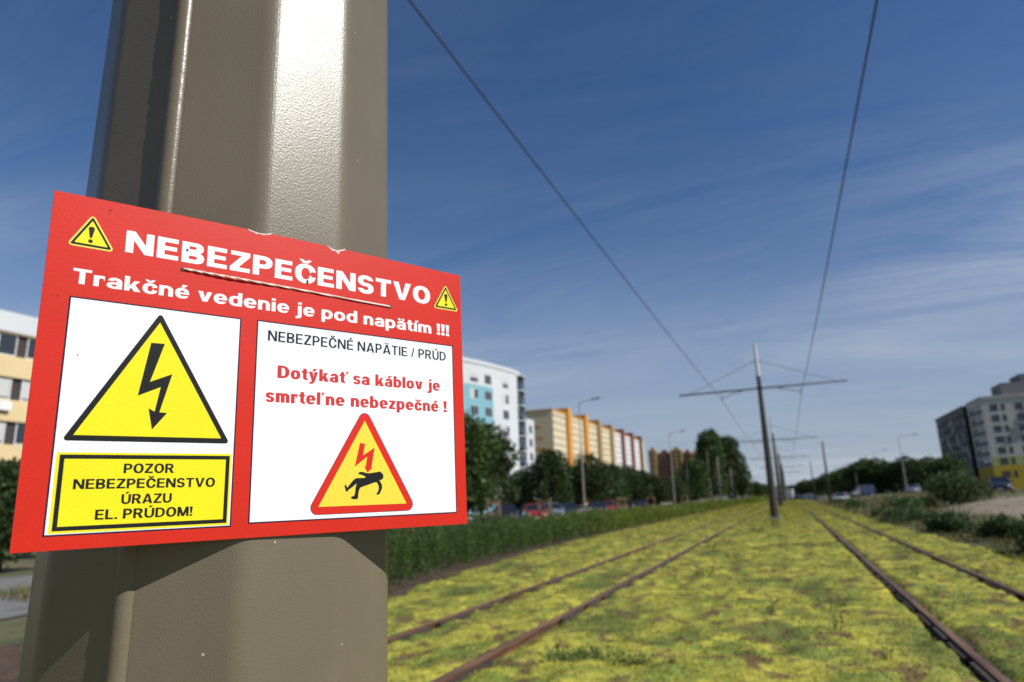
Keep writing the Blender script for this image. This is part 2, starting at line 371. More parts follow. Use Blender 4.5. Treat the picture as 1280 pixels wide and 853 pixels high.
# sandy earth patch on the right, irregular outline
def sand():
    mb = MB(); cx, cy = 15.3, 46; n = 48; vs = [(cx, cy, gz(cx, cy)+.03)]; R = 6
    rr = [1+.12*sin(3*k*2*pi/n+1)+.10*sin(7*k*2*pi/n)+.05*sin(15*k*2*pi/n) for k in range(n)]
    for j in range(1, R+1):
        for k in range(n):
            w = 2*pi*k/n; x = cx+7.2*rr[k]*cos(w)*j/R; y = cy+19*rr[k]*sin(w)*j/R
            vs.append((x, y, gz(x, y)+.035+.05*random.random()*(j < R)-.03*(j == R)))
    fs = [(0, 1+k, 1+(k+1) % n) for k in range(n)]
    for j in range(R-1):
        fs += [(1+j*n+k, 1+(j+1)*n+k, 1+(j+1)*n+(k+1) % n, 1+j*n+(k+1) % n) for k in range(n)]
    mb.add(vs, fs, True); tag(mb.build('earth_patch', M_sand), kind='structure')
sand()
def rubble():
    r = random.Random(9); mb = MB()
    for k in range(260):
        a = r.uniform(0, 2*pi); q = r.random()**.5*.95; x = 15.3+7*q*cos(a); y = 46+18*q*sin(a); s_ = r.uniform(.04, .16); z = gz(x, y)+.03
        P = [(x+s_*r.uniform(.6, 1)*cos(w*pi/3), y+s_*r.uniform(.6, 1)*sin(w*pi/3), z-.04) for w in range(6)]; T = [(x+(p[0]-x)*.6, y+(p[1]-y)*.6, z+s_*r.uniform(.4, .9)) for p in P]
        mb.add(P+T, [(i, (i+1) % 6, 6+(i+1) % 6, 6+i) for i in range(6)]+[(6, 7, 8, 9, 10, 11)])
    tag(mb.build('rubble', mat('pale_stones', (.40, .36, .30), .9, (.26, .22, .18), 3)), 'pale stones and clods scattered on the sandy earth at the right', 'rubble', kind='stuff')
rubble()
strip('road', [(17, 60), (17.5, 400)], [(24, 60), (24.5, 400)], .012, M_asph)
# dry grass right of the tracks
def grass():
    n = 42000; Y = 9*(120/9)**rng.random(n); X = right_edge(Y)-.15+np.abs(rng.normal(size=n))*3.2*(1+Y/60)
    k = (vnoise(X, Y, .7, 31)+.3*rng.random(n) > .42) & (((X-15.3)/7.1)**2+((Y-46)/18.8)**2 > 1.0-.55*rng.random(n)); X, Y = X[k], Y[k]
    Z = GH(X, Y); P = np.stack([X, Y, Z], 1)
    Q = leaf_quads(P, .13*(1+.02*Y), .14, up=2.4)
    m = mat('dry_grass_blades', (0.11, 0.125, 0.035), .8, (0.19, 0.16, 0.07), 1.2, trans=.2)
    tag(link('grass', quad_mesh('grass', Q, m)), 'rough half dry grass between the right rail and the bushes', 'grass', kind='stuff')
    n = 30000; Y = 9*(110/9)**rng.random(n); X = hedge_edge(Y)-3.0-np.abs(rng.random(n))*6
    P = np.stack([X, Y, X*0], 1)
    tag(link('grass', quad_mesh('grass', leaf_quads(P, .16*(1+.02*Y), .14, up=2.4), m)), 'rough grass between the tall planting and the footpath', 'grass', kind='stuff')
grass()

# ------------------------------------------------------------------ rails
def rail(x, label):
    prof = [(-.066, -.06), (-.066, -.052), (-.009, -.035), (-.009, .030), (-.036, .038), (-.036, .062), (-.030, .069), (.030, .069),
            (.036, .062), (.036, .038), (.009, .030), (.009, -.035), (.066, -.052), (.066, -.06)]
    root = empty('rail', (x, 0, .028), 0, label, 'rail', 'rails of the two tram tracks')
    ysr = np.concatenate([np.arange(-3, 60, 1.5), np.geomspace(60, 650, 30)])
    mb = MB(); vs = []; n = len(prof)
    for y in ysr: vs += [(px_, y, pz) for px_, pz in prof]
    fs = [(k*n+i, k*n+(i+1) % n, (k+1)*n+(i+1) % n, (k+1)*n+i) for k in range(len(ysr)-1) for i in range(n)]
    mb.add(vs, fs); mb.build('web', M_rust, root)
    hd = MB()
    for a, b in ((-.033, -.012), (-.008, .033)):       # worn running surface, proud of the head
        hd.box(a, b, -3, 650, .0695, .0715)
    hd.build('rail_head', M_railtop, root)
    ch = MB()                                             # rubber side fillers with chipped ends
    rr = random.Random(int(x*100))
    for s in (-1, 1):
        y = -2.0
        while y < 60:
            L = rr.uniform(.75, 1.15)
            if rr.random() < .85: ch.box(s*.062-.026, s*.062+.026, y, y+L-rr.uniform(.05, .30), -.03, .034+rr.uniform(0, .022))
            y += L
    tag(ch.build('chamber_filler', mat('black_rubber_filler', (0.03, 0.028, 0.026), .9, (0.07, 0.045, 0.03), 8), root), kind='stuff')
    return root
rail(RX[0], 'rusty rail nearest the tall green planting, left rail of left track')
rail(RX[1], 'rusty right rail of the left track, passing left of the masts')
rail(RX[2], 'rusty left rail of the right track, running to the bottom right corner')
rail(RX[3], 'rusty outermost rail on the right, beside the dry grass and bushes')
tb = empty('gauge_rod', (-3.5951, 17.3, 0), 0, 'brown cross bar tying the two left track rails together', 'tie bar')
MB().box(-.68, .68, -.035, .035, .0, .055).build('bar', M_rust, tb)
for s in (-1, 1): MB().box(s*.62-.06, s*.62+.06, -.07, .07, -.01, .065).build('clamp', M_rust, tb)

# ------------------------------------------------------------------ masts
R12 = pi*2/12; PHI = -2.3111
def ring12(R, z, bev, seg=7):
    """dodecagon with rounded corners; fixed facing"""
    pts = []
    for k in range(12):
        a = PHI+k*R12; V0 = Vector((cos(a), sin(a)))*R
        Pm = Vector((cos(a-R12), sin(a-R12)))*R; Pn = Vector((cos(a+R12), sin(a+R12)))*R
        A = V0+(Pm-V0).normalized()*bev; B = V0+(Pn-V0).normalized()*bev
        for j in range(seg+1):
            t = j/seg; q = (1-t)**2*A+2*t*(1-t)*V0+t*t*B; pts.append((q.x, q.y, z))
    return pts
def shaft_mesh(name, zs, Rf, bev, m):
    mb = MB(); vs = []; n = 96
    for z in zs: vs += ring12(Rf(z), z, bev)
    fs = [(k*n+i, k*n+(i+1) % n, (k+1)*n+(i+1) % n, (k+1)*n+i) for k in range(len(zs)-1) for i in range(n)]
    sm = [False]*len(fs); fs += [tuple(range(n-1, -1, -1)), tuple((len(zs)-1)*n+j for j in range(n))]
    b = len(mb.v); mb.v += vs; mb.f += fs; mb.s += sm+[False, False]
    me = mb.mesh(name, m); return me
Rm = lambda z: .1845-.0112*(z-1.5)
def insulator(mb, p, q):
    p, q = Vector(p), Vector(q); n = 7; pts = []; rd = []
    for i in range(n*2+1):
        pts.append(p.lerp(q, i/(n*2))); rd.append(.045 if i % 2 else .022)
    mb.tube(pts, rd, 8)
def mast(loc, label, near=False):
    root = empty('overhead_line_mast', loc, 0, label, 'tram mast', 'masts carrying the tram wires')
    mm = M_mast if near else M_mastd
    link('shaft', shaft_mesh('shaft', [0, 1, 2, 3, 5, 7, 9.0], Rm if near else (lambda z: Rm(z)*1.3), .011, mm), root)
    link('upper_section', shaft_mesh('upper_section', [9.003, 10, 11.12], lambda z: Rm(z)*(1 if near else 1.3)-.008, .012, mat('light_grey_upper_mast', (.58, .58, .56), .5)), root)
    MB().tube([(0, 0, 11.121), (0, 0, 11.17)], [.085, .05], 12).build('cap', M_galv, root)
    MB().box(-.42, .42, -.38, .38, -.12, .15).build('footing', M_conc, root, bevel=.015)
    fl = MB(); fl.tube([(0, 0, .153), (0, 0, .185)], .29, 20)
    fl.build('base_plate', mm, root)
    for s in (-1, 1):
        for t in (-1, 1): MB().tube([(s*.18, t*.18, .186), (s*.18, t*.18, .24)], .018, 6).build('anchor_bolt', M_galv, root)
    d = .035                                               # slight tilt of the arm like the photograph
    arm = MB().tube([(-5.12, 0.15, 8.22-d), (0, .15, 8.22), (5.12, .15, 8.22+d)], .055, 10).build('crossarm', M_mastd, root)
    MB().box(-.14, .14, -.14, .21, 8.12, 8.32).build('arm_clamp', M_mastd, root)
    for s in (-1, 1):
        MB().tube([(s*.05, .1, 10.03), (s*.34, .15, 9.93)], .03, 8).build('stay_bracket', M_mastd, root)
        st = MB().tube([(s*.34, .15, 9.93), (s*4.45, .15, 8.28+s*d)], .014, 6).build('stay_rod', M_mastd, root)
        hx = (-3.1 if near else -2.4) if s < 0 else (2.43 if near else 2.42)   # where the contact wire hangs
        xi = s*1.15
        ib = MB(); insulator(ib, (xi, .15, 8.10), (xi+s*.5, .15, 8.02)); ib.build('insulator', M_galv if not near else M_galv, root)
        MB().tube([(xi+s*.5, .15, 8.02), (hx, .15, 7.78)], .022, 8).build('steady_arm', M_mastd, root)
        MB().tube([(xi, .15, 8.20), (xi, .15, 8.08)], .03, 8).build('arm_bracket', M_mastd, root)
        MB().tube([(hx, .15, 8.2), (hx, .15, 7.74)], .016, 6).build('hanger', M_mastd, root)
        MB().box(hx-.05, hx+.05, .09, .21, 7.68, 7.76).build('wire_clip', M_galv, root)
    return root
near = mast((-.603, .628, 0), 'large beige twelve-sided mast in the foreground carrying the red warning sign', True)
# the welded seam along one bend of the near mast
sm_ = MB(); a = PHI+2*R12
zz_ = [.1, .6]+[1.0+.006*k for k in range(300)]+[3, 5, 7, 8.9]
pts = [((Rm(z)-.0062)*cos(a-.008), (Rm(z)-.0062)*sin(a-.008), z) for z in zz_]
sm_.tube(pts, [.0100+.0005*random.random()*(1 if 1 < z < 2.8 else 0) for z in zz_], 14); sm_.build('weld_seam', M_mast, near)
for i, (x, y, lab) in enumerate([(-1.03, 46, 'nearest of the slim dark masts between the tracks, on a white footing'),
                 (-1.18, 91.5, 'second slim mast in the row, just right of and behind the nearest one'),
                 (-1.2, 137, 'third slim mast of the row, almost hidden behind the first two'),
                 (-1.2, 183, 'fourth mast of the row, tiny, close to the vanishing point'),
                 (-1.2, 228, 'farthest visible mast of the row between the tracks')]):
    if i == 0: base = mast((x, y, 0), lab)
    else:
        c = copy_tree(base); c.location = (x, y, 0); c['label'] = lab

def contact_wire(pts, label, r=.0155):
    full = []
    for (x0, y0, z0), (x1, y1, z1) in zip(pts, pts[1:]):
        for k in range(12):
            t = k/12; full.append((x0+(x1-x0)*t, y0+(y1-y0)*t, z0+(z1-z0)*t-.16*4*t*(1-t)))
    full.append(pts[-1])
    mb = MB().tube(full, r, 6); o = mb.build('overhead_wire', M_wire); tag(o, label, 'wire', 'contact wires above the tram tracks')
contact_wire([(-3.95, -40, 7.72), (-3.70, .78, 7.67), (-3.43, 46.15, 7.67), (-3.58, 91.65, 7.67), (-3.60, 137.15, 7.67), (-3.6, 183.15, 7.67), (-3.6, 228, 7.67), (-3.6, 330, 7.6)],
             'dark overhead wire above the left track, slanting from top centre down to the masts')
contact_wire([(1.9, -40, 7.72), (1.83, .78, 7.67), (1.39, 46.15, 7.67), (1.24, 91.65, 7.67), (1.22, 137.15, 7.67), (1.22, 183.15, 7.67), (1.22, 228, 7.67), (1.22, 330, 7.6)],
             'dark overhead wire above the right track, nearly upright at the top right of the picture')

# ------------------------------------------------------------------ lettering: glyph outlines drawn with fields, cut by marching squares
def fR(x0, y0, x1, y1): return lambda x, y: np.maximum(np.maximum(x0-x, x-x1), np.maximum(y0-y, y-y1))
def fP(pts):
    pts = [(float(a), float(b)) for a, b in pts]
    def f(x, y):
        d = np.full(x.shape, 1e9); s = np.ones(x.shape)
        n = len(pts)
        for i in range(n):
            x1, y1 = pts[i]; x2, y2 = pts[i-1]; ex, ey = x2-x1, y2-y1; wx, wy = x-x1, y-y1
            t = np.clip((wx*ex+wy*ey)/(ex*ex+ey*ey+1e-12), 0, 1); bx, by = wx-ex*t, wy-ey*t
            d = np.minimum(d, bx*bx+by*by)
            c1 = y >= y1; c2 = y < y2; c3 = ex*wy > ey*wx
            s = np.where((c1 & c2 & c3) | (~c1 & ~c2 & ~c3), -s, s)
        return s*np.sqrt(d)
    return f
def fE(cx, cy, rx, ry, p=2.25):
    return lambda x, y: ((np.abs((x-cx)/rx)**p+np.abs((y-cy)/ry)**p)**(1/p)-1)*min(rx, ry)
def U(*fs): return lambda x, y: np.minimum.reduce([f(x, y) for f in fs])
def I(*fs): return lambda x, y: np.maximum.reduce([f(x, y) for f in fs])
def S(a, *bs): return lambda x, y: np.maximum.reduce([a(x, y)]+[-b(x, y) for b in bs])
def sh(f, dx, dy=0): return lambda x, y: f(x-dx, y-dy)
def ring(x0, y0, x1, y1, V, Hs):
    cx, cy = (x0+x1)/2, (y0+y1)/2
    return S(fE(cx, cy, (x1-x0)/2, (y1-y0)/2), fE(cx, cy, (x1-x0)/2-V, (y1-y0)/2-Hs, 2.1))
def fD(x0, y0, x1, y1):
    ry = (y1-y0)/2; rx = min((x1-x0)*.62, ry*1.1); return I(U(fR(x0, y0, x1-rx, y1), fE(x1-rx, (y0+y1)/2, rx, ry, 2.2)), fR(x0, -9, 9, 9))
def bowl(x0, y0, x1, y1, V, Hs): return S(fD(x0, y0, x1, y1), fD(x0+V, y0+Hs, x1-V, y1-Hs))

def glyph(ch, W):
    """returns (field, advance width) for cap height 1; W: dict V (stem), H (bar), wide"""
    V, Hs = W['V'], W['H']; k = W.get('k', 1.0); X = .725; v = V*.93; h = Hs*.92
    acc = None; base = ch; low = ch.islower()
    tbl = {'Č': ('C', 'caron'), 'č': ('c', 'caron'), 'É': ('E', 'acute'), 'é': ('e', 'acute'), 'Ú': ('U', 'acute'), 'ý': ('y', 'acute'),
           'á': ('a', 'acute'), 'í': ('ı', 'acute'), 'Ä': ('A', 'dots'), 'ä': ('a', 'dots'), 'ť': ('t', 'apo'), 'ľ': ('l', 'apo')}
    if ch in tbl: base, acc = tbl[ch]
    b = base; f = None
    if b == 'N': w = .80*k+V*.35; f = U(fR(0, 0, V, 1), fR(w-V, 0, w, 1), fP([(0, 1), (V*1.12, 1), (w, 0), (w-V*1.12, 0)]))
    elif b == 'E': w = .64*k+V*.3; f = U(fR(0, 0, V, 1), fR(0, 0, w, Hs), fR(0, 1-Hs, w*.97, 1), fR(0, .5-Hs*.48+.01, w*.92, .5+Hs*.48+.01))
    elif b == 'L': w = .58*k+V*.3; f = U(fR(0, 0, V, 1), fR(0, 0, w, Hs))
    elif b == 'T': w = .68*k+V*.3; f = U(fR(w/2-V/2, 0, w/2+V/2, 1), fR(0, 1-Hs, w, 1))
    elif b == 'I': w = V; f = fR(0, 0, V, 1)
    elif b == 'Z': w = .68*k+V*.3; D = V*1.25; f = U(fR(0, 0, w, Hs), fR(.02, 1-Hs, w-.01, 1), fP([(0, Hs*.95), (D, Hs*.95), (w, 1-Hs*.95), (w-D, 1-Hs*.95)]))
    elif b == 'B': w = .68*k+V*.4; f = U(bowl(0, .48, w*.96, 1, V, Hs*.93), bowl(0, 0, w, .52+Hs*.1, V, Hs*.93), fR(0, 0, V, 1))
    elif b == 'P': w = .66*k+V*.4; f = U(bowl(0, .36, w, 1, V, Hs), fR(0, 0, V, 1))
    elif b == 'R': w = .74*k+V*.4; f = U(bowl(0, .40, w*.93, 1, V, Hs), fR(0, 0, V, 1), fP([(w*.40, .46), (w*.40+V*1.05, .46), (w+.02, 0), (w-V*1.22, 0)]))
    elif b == 'D': w = .74*k+V*.4; f = bowl(0, 0, w, 1, V, Hs)
    elif b == 'O': w = .84*k+V*.3; f = ring(0, -.015, w, 1.015, V*1.06, Hs*1.02)
    elif b == 'C':
        w = .78*k+V*.3; f = S(ring(0, -.015, w*1.04, 1.015, V*1.06, Hs*1.02), fP([(w*.52, .5), (w*1.3, .5+.24), (w*1.3, .5-.20)]), fR(w*.80, .36, w*1.3, .64)); w *= 1.0
    elif b in 'Ss':
        Ht = 1 if b == 'S' else X; VV, HH = (V, Hs*.98) if b == 'S' else (v*.95, h*.88)
        w = (.66*k+V*.35) if b == 'S' else (.50*k+V*.3); m = Ht/2; o = .012
        top = I(ring(0, m-HH/2, w*.97, Ht+o, VV, HH), lambda x, y: -(((x-w*.485)*.9+(y-(m+Ht)/2)*.15)) if False else np.where((x > w*.5) & (y < (m-HH/2+Ht)/2+.04*Ht), np.minimum(np.maximum(x-w*.5, 0), 9)*1.0+.0, -1.0))
        bot = I(ring(.0, -o, w, m+HH/2, VV, HH), lambda x, y: np.where((x < w*.5) & (y > (m+HH/2)/2-.04*Ht), np.maximum(w*.5-x, 0), -1.0))
        f = U(top, bot)
    elif b == 'V': w = .84*k+V*.3; f = fP([(0, 1), (V*1.12, 1), (w/2, .24), (w-V*1.12, 1), (w, 1), (w/2+V*.56, 0), (w/2-V*.56, 0)])
    elif b == 'A': w = .86*k+V*.35; f = U(S(fP([(0, 0), (w/2-V*.58, 1), (w/2+V*.58, 1), (w, 0)]), fP([(V*1.14, -.01), (w/2, .78), (w-V*1.14, -.01)])), fR(w*.24, .18, w*.76, .18+Hs*.95))
    elif b == 'U': w = .76*k+V*.35; f = U(fR(0, .38, V, 1), fR(w-V, .38, w, 1), I(ring(0, -.015, w, .78, V, Hs*1.02), fR(-1, -1, 9, .385)))
    elif b == 'M': w = .94*k+V*.35; f = U(fR(0, 0, V*.95, 1), fR(w-V*.95, 0, w, 1), fP([(0, 1), (V*1.25, 1), (w/2, .30), (w-V*1.25, 1), (w, 1), (w/2+V*.5, 0), (w/2-V*.5, 0)]))
    elif b == '/': w = .38; f = fP([(0, -.02), (V*.75, -.02), (w, 1.02), (w-V*.75, 1.02)])
    elif b == '.': w = V*1.05; f = fR(0, 0, V*1.05, max(Hs, V*.9))
    elif b == '!': w = V*1.1; f = U(fR(0.02*V, 0, V*1.06, V*.85), fP([(0, 1), (V*1.1, 1), (V*.9, .30), (V*.2, .30)]))
    elif b == 'o': w = .60*k+v*.4; f = ring(0, -.012, w, X+.012, v, h)
    elif b == 'e':
        w = .58*k+v*.4; f = U(S(ring(0, -.012, w, X+.012, v, h), fR(w*.5, X*.20+h*.2, w*1.2, X*.5-h*.30)), fR(v*.5, X*.5-h*.42, w-.02, X*.5+h*.30))
    elif b == 'c': w = .56*k+v*.4; f = S(ring(0, -.012, w*1.05, X+.012, v, h), fP([(w*.5, X/2), (w*1.4, X/2+.20), (w*1.4, X/2-.17)]), fR(w*.8, X*.36, w*1.4, X*.64))
    elif b == 'a':
        w = .54*k+v*.5
        bo = ring(0, -.012, w*.98, X*.60, v*.95, h*.86); st = fR(w-v, 0, w, X*.62)
        tp = I(ring(.03, X*.12, w, X+.012, v, h), U(fR(w*.45, X*.56, w+1, 2), fR(-1, X*.70, w, 2)))
        f = U(bo, st, tp)
    elif b in 'dbp':
        w = .60*k+v*.4
        if b == 'd': f = U(ring(0, -.012, w*1.02, X+.012, v, h), fR(w-v, 0, w, 1))
        if b == 'b': f = U(ring(-.01, -.012, w, X+.012, v, h), fR(0, 0, v, 1))
        if b == 'p': f = U(ring(-.01, -.012, w, X+.012, v, h), fR(0, -.27, v, X))
    elif b in 'nr':
        w = (.56*k+v*.4) if b == 'n' else (.40*k+v*.25)
        ww = w if b == 'n' else .56*k+v*.4
        arch = I(ring(0, X-.64, ww, X+.012, v, h*1.02), fR(-1, X-.33, 9, 2))
        if b == 'n': f = U(fR(0, 0, v, X), arch, fR(w-v, 0, w, X-.325))
        else: f = U(fR(0, 0, v, X), I(arch, fR(-1, X-.30, w, 2)))
    elif b == 'm':
        w1 = .52*k+v*.35; a1 = I(ring(0, X-.62, w1, X+.012, v, h), fR(-1, X-.32, 9, 2)); w = 2*w1-v
        f = U(fR(0, 0, v, X), a1, fR(w1-v, 0, w1, X-.31), sh(a1, w1-v), fR(w-v, 0, w, X-.31))
    elif b in 'iı': w = v; f = fR(0, 0, v, X) if b == 'ı' else U(fR(0, 0, v, X), fR(0, 1-h*.95, v, 1))
    elif b == 'l': w = v; f = fR(0, 0, v, 1)
    elif b == 'j': w = v+.10; f = U(fR(.10, -.08, .10+v, X), fR(.10, 1-h*.95, .10+v, 1), I(ring(-.35, -.28, .10+v, .12, v, h), fR(-.04, -1, 9, -.06)))
    elif b == 'v': w = .60*k+v*.4; f = fP([(0, X), (v*1.1, X), (w/2, X*.34), (w-v*1.1, X), (w, X), (w/2+v*.55, 0), (w/2-v*.55, 0)])
    elif b == 'y': w = .60*k+v*.4; f = U(fP([(0, X), (v*1.1, X), (w/2+.02, X*.36), (w-v*1.1, X), (w, X), (w/2+v*.35, -.13), (w/2-v*.2, -.27), (w*.08, -.27), (w*.10, -.27+h), (w*.3, -.26+h), (w/2-v*.40, -.02)]))
    elif b == 'k': w = .60*k+v*.45; f = U(fR(0, 0, v, 1), fP([(v*.8, .24), (w-v*1.25, X), (w-.03, X), (v*.9, .08)]), fP([(v*1.15, .36), (v*1.9, .52), (w+.02, 0), (w-v*1.25, 0)]))
    elif b == 't': w = .36*k+v*.25; f = U(fR(.09, .14, .09+v, .93), fR(0, X-h*.92, w, X), I(ring(.09, -.012, .09+v+.46, .42, v, h), fR(.05, -1, w+.02, .16)))
    elif b == 'z': w = .48*k+v*.35; D = v*1.15; f = U(fR(0, 0, w, h*.92), fR(.01, X-h*.92, w-.01, X), fP([(0, h*.88), (D, h*.88), (w, X-h*.88), (w-D, X-h*.88)]))
    else: w = .3; f = fR(9, 9, 9.1, 9.1)
    hh = X if (base.islower() or base == 'ı') and acc in ('acute', 'caron', 'dots') else 1.0
    c = w/2
    if acc == 'caron':
        a = hh+.24; f = U(f, fP([(c-.22-V*.2, a), (c-.09, a), (c, a-.09), (c+.09, a), (c+.22+V*.2, a), (c+.07+V*.12, hh+.05), (c-.07-V*.12, hh+.05)]))
    if acc == 'acute': f = U(f, fP([(c-.06-V*.05, hh+.05), (c+.05+V*.15, hh+.05), (c+.16+V*.45, hh+.25), (c-.0+V*.0, hh+.25)]))
    if acc == 'dots': q = min(V*.8, .19); f = U(f, fR(c-.05-q, hh+.06, c-.05, hh+.06+q*.9), fR(c+.05, hh+.06, c+.05+q, hh+.06+q*.9))
    if acc == 'apo': f = U(f, fP([(w+.08, 1.0), (w+.08+V*.75, 1.0), (w+.08+V*.6, .86), (w+.06+V*.3, .74), (w+.05, .75), (w+.09+V*.12, .86)])); w += V*.7+.09 if b == 'l' else V*.5+.05
    return f, w

def field_polys(F, x0, y0, cell):
    """marching squares of the negative region; full cells are merged along rows"""
    ny, nx = F.shape; V = []; Fc = []
    ins = F < 0
    full = ins[:-1, :-1] & ins[1:, :-1] & ins[:-1, 1:] & ins[1:, 1:]
    anyc = ins[:-1, :-1] | ins[1:, :-1] | ins[:-1, 1:] | ins[1:, 1:]
    for r in range(ny-1):
        row = full[r]; c = 0
        idx = np.flatnonzero(np.diff(np.concatenate([[0], row.astype(int), [0]])))
        for a, b in zip(idx[::2], idx[1::2]):
            n = len(V); V += [(x0+a*cell, y0+r*cell), (x0+b*cell, y0+r*cell), (x0+b*cell, y0+(r+1)*cell), (x0+a*cell, y0+(r+1)*cell)]; Fc.append((n, n+1, n+2, n+3))
        for c in np.flatnonzero(anyc[r] & ~row):
            P = [(c, r, F[r, c]), (c+1, r, F[r, c+1]), (c+1, r+1, F[r+1, c+1]), (c, r+1, F[r+1, c])]
            poly = []
            for i in range(4):
                ax, ay, av = P[i]; bx, by, bv = P[(i+1) % 4]
                if av < 0: poly.append((ax, ay))
                if (av < 0) != (bv < 0):
                    t = av/(av-bv); poly.append((ax+(bx-ax)*t, ay+(by-ay)*t))
            if len(poly) >= 3:
                n = len(V); V += [(x0+p[0]*cell, y0+p[1]*cell) for p in poly]; Fc.append(tuple(range(n, n+len(poly))))
    return V, Fc

def text_mesh(txt, x0, x1, base, cap, W, cell=.16, space=.10, gap=.34, base2=None):
    """text set between x0 and x1 (mm, board coordinates, y down), with a cap height in mm"""
    G = []; pen = 0
    for i, ch in enumerate(txt):
        if ch == ' ': pen += gap; continue
        f, w = glyph(ch, W); G.append((f, pen, w)); pen += w+space
    total = G[-1][1]+G[-1][2]; sxx = (x1-x0)/(total*cap)
    V = []; Fc = []
    for f, p, w in G:
        gx0, gx1 = -.12, w+.30
        nx = int((gx1-gx0)*cap*sxx/cell)+2; ny = int((1.34+.34)*cap/cell)+2
        xs_ = gx0+np.arange(nx)*cell/(cap*sxx); ys_ = -.34+np.arange(ny)*cell/cap
        XX, YY = np.meshgrid(xs_, ys_); F = f(XX, YY)
        v, fc = field_polys(F, 0, 0, cell)
        b = len(V); V += [(x0+(p+gx0)*cap*sxx+q[0], (base)+.34*cap-q[1]) for q in v]; Fc += [tuple(i+b for i in q) for q in fc]
    return V, Fc

# ------------------------------------------------------------------ the warning sign
SW, SH = 420.3, 297.0
az, tl, ro = -0.508461, 0.010748, 0.009084
sn = Vector((cos(az)*cos(tl), sin(az)*cos(tl), sin(tl))); sr0 = Vector((-sin(az), cos(az), 0)); su0 = sn.cross(sr0)
sr = cos(ro)*sr0+sin(ro)*su0; su = -sin(ro)*sr0+cos(ro)*su0
Ms = Matrix((sr, su, sn)).transposed().to_4x4(); Ms.translation = (-0.448438, 0.534894, 1.625957)
sign = empty('warning_sign', (0, 0, 0), 0, 'red rectangular high voltage warning board with white panels, strapped to the foreground mast', 'sign')
sign.matrix_world = Ms
RED = (0.57, 0.022, 0.010)
def print_mat(name, col, rough=.42, speck=True):
    m = bpy.data.materials.new(name); m.use_nodes = True; t = m.node_tree; N = t.nodes; L = t.links; p = N['Principled BSDF']
    p.inputs['Roughness'].default_value = rough; p.inputs['Specular IOR Level'].default_value = .15 if max(col) < .1 else .2
    co = N.new('ShaderNodeTexCoord')
    n = N.new('ShaderNodeTexNoise'); n.inputs['Scale'].default_value = 420; n.inputs['Detail'].default_value = 4; L.new(co.outputs['Object'], n.inputs['Vector'])
    n2 = N.new('ShaderNodeTexNoise'); n2.inputs['Scale'].default_value = 14; n2.inputs['Detail'].default_value = 6; L.new(co.outputs['Object'], n2.inputs['Vector'])
    a = N.new('ShaderNodeMath'); a.operation = 'ADD'; L.new(n.outputs[0], a.inputs[0]); L.new(n2.outputs[0], a.inputs[1])
    r = N.new('ShaderNodeMapRange'); L.new(a.outputs[0], r.inputs[0]); r.inputs[1].default_value = .7; r.inputs[2].default_value = 1.3; r.inputs[3].default_value = .93; r.inputs[4].default_value = 1.05
    h = N.new('ShaderNodeHueSaturation'); h.inputs['Color'].default_value = (*col, 1); L.new(r.outputs[0], h.inputs['Value'])
    # fine specks of dust
    vo = N.new('ShaderNodeTexVoronoi'); vo.inputs['Scale'].default_value = 55; vo.inputs['Randomness'].default_value = 1; L.new(co.outputs['Object'], vo.inputs['Vector'])
    lt = N.new('ShaderNodeMath'); lt.operation = 'LESS_THAN'; lt.inputs[1].default_value = .022; L.new(vo.outputs['Distance'], lt.inputs[0])
    sg = N.new('ShaderNodeSeparateColor'); L.new(vo.outputs['Color'], sg.inputs[0])
    gt = N.new('ShaderNodeMath'); gt.operation = 'GREATER_THAN'; gt.inputs[1].default_value = .72; L.new(sg.outputs[0], gt.inputs[0])
    mu = N.new('ShaderNodeMath'); mu.operation = 'MULTIPLY'; L.new(lt.outputs[0], mu.inputs[0]); L.new(gt.outputs[0], mu.inputs[1])
    x = N.new('ShaderNodeMix'); x.data_type = 'RGBA'; L.new(mu.outputs[0], x.inputs[0]); L.new(h.outputs[0], x.inputs[6]); x.inputs[7].default_value = (.10, .07, .05, 1)
    L.new(x.outputs[2], p.inputs['Base Color'])
    b = N.new('ShaderNodeBump'); b.inputs['Strength'].default_value = .12; b.inputs['Distance'].default_value = .0006; L.new(n.outputs[0], b.inputs['Height']); L.new(b.outputs[0], p.inputs['Normal'])
    return m
P_red = print_mat('red_print', RED); P_white = print_mat('white_print', (.80, .81, .83)); P_yel = print_mat('yellow_print', (.80, .70, .012))
P_black = print_mat('black_print', (.014, .014, .014)); P_navy = print_mat('navy_outline_print', (.016, .013, .035)); P_redt = print_mat('dark_red_print', (.62, .022, .012))
P_text = print_mat('red_text_print', (.55, .032, .028)); P_yel2 = print_mat('warm_yellow_print', (.80, .62, .055)); P_py = print_mat('pale_yellow_print', (.80, .66, .10))
P_core = mat('sign_core', (.62, .10, .07), .6); P_hole = mat('dark_hole', (.06, .045, .035), .9); P_chip = mat('chipped_board_core', (.66, .56, .52), .8)
def bow(x): return .0022*4*(x/SW)*(1-x/SW)        # the board bows by two millimetres
def sp(x, y, lay): return ((x-SW/2)/1000, (SH/2-y)/1000+ (bow(x) if y < 5 else 0), lay*.00009)
def sheet(name, polys, lay, m, parent):
    """flat print: polygons in board millimetres"""
    mb = MB()
    for poly in polys: mb.add([sp(x, y, lay) for x, y in poly], [tuple(range(len(poly)))])
    me = mb.mesh(name, m); bm = bmesh.new(); bm.from_mesh(me)
    for f in bm.faces:
        if f.normal.z < 0: f.normal_flip()
    bmesh.ops.triangulate(bm, faces=[f for f in bm.faces if len(f.verts) > 4])
    bm.to_mesh(me); bm.free(); return link(name, me, parent)
def rectp(x0, y0, x1, y1): return [(x0, y0), (x1, y0), (x1, y1), (x0, y1)]
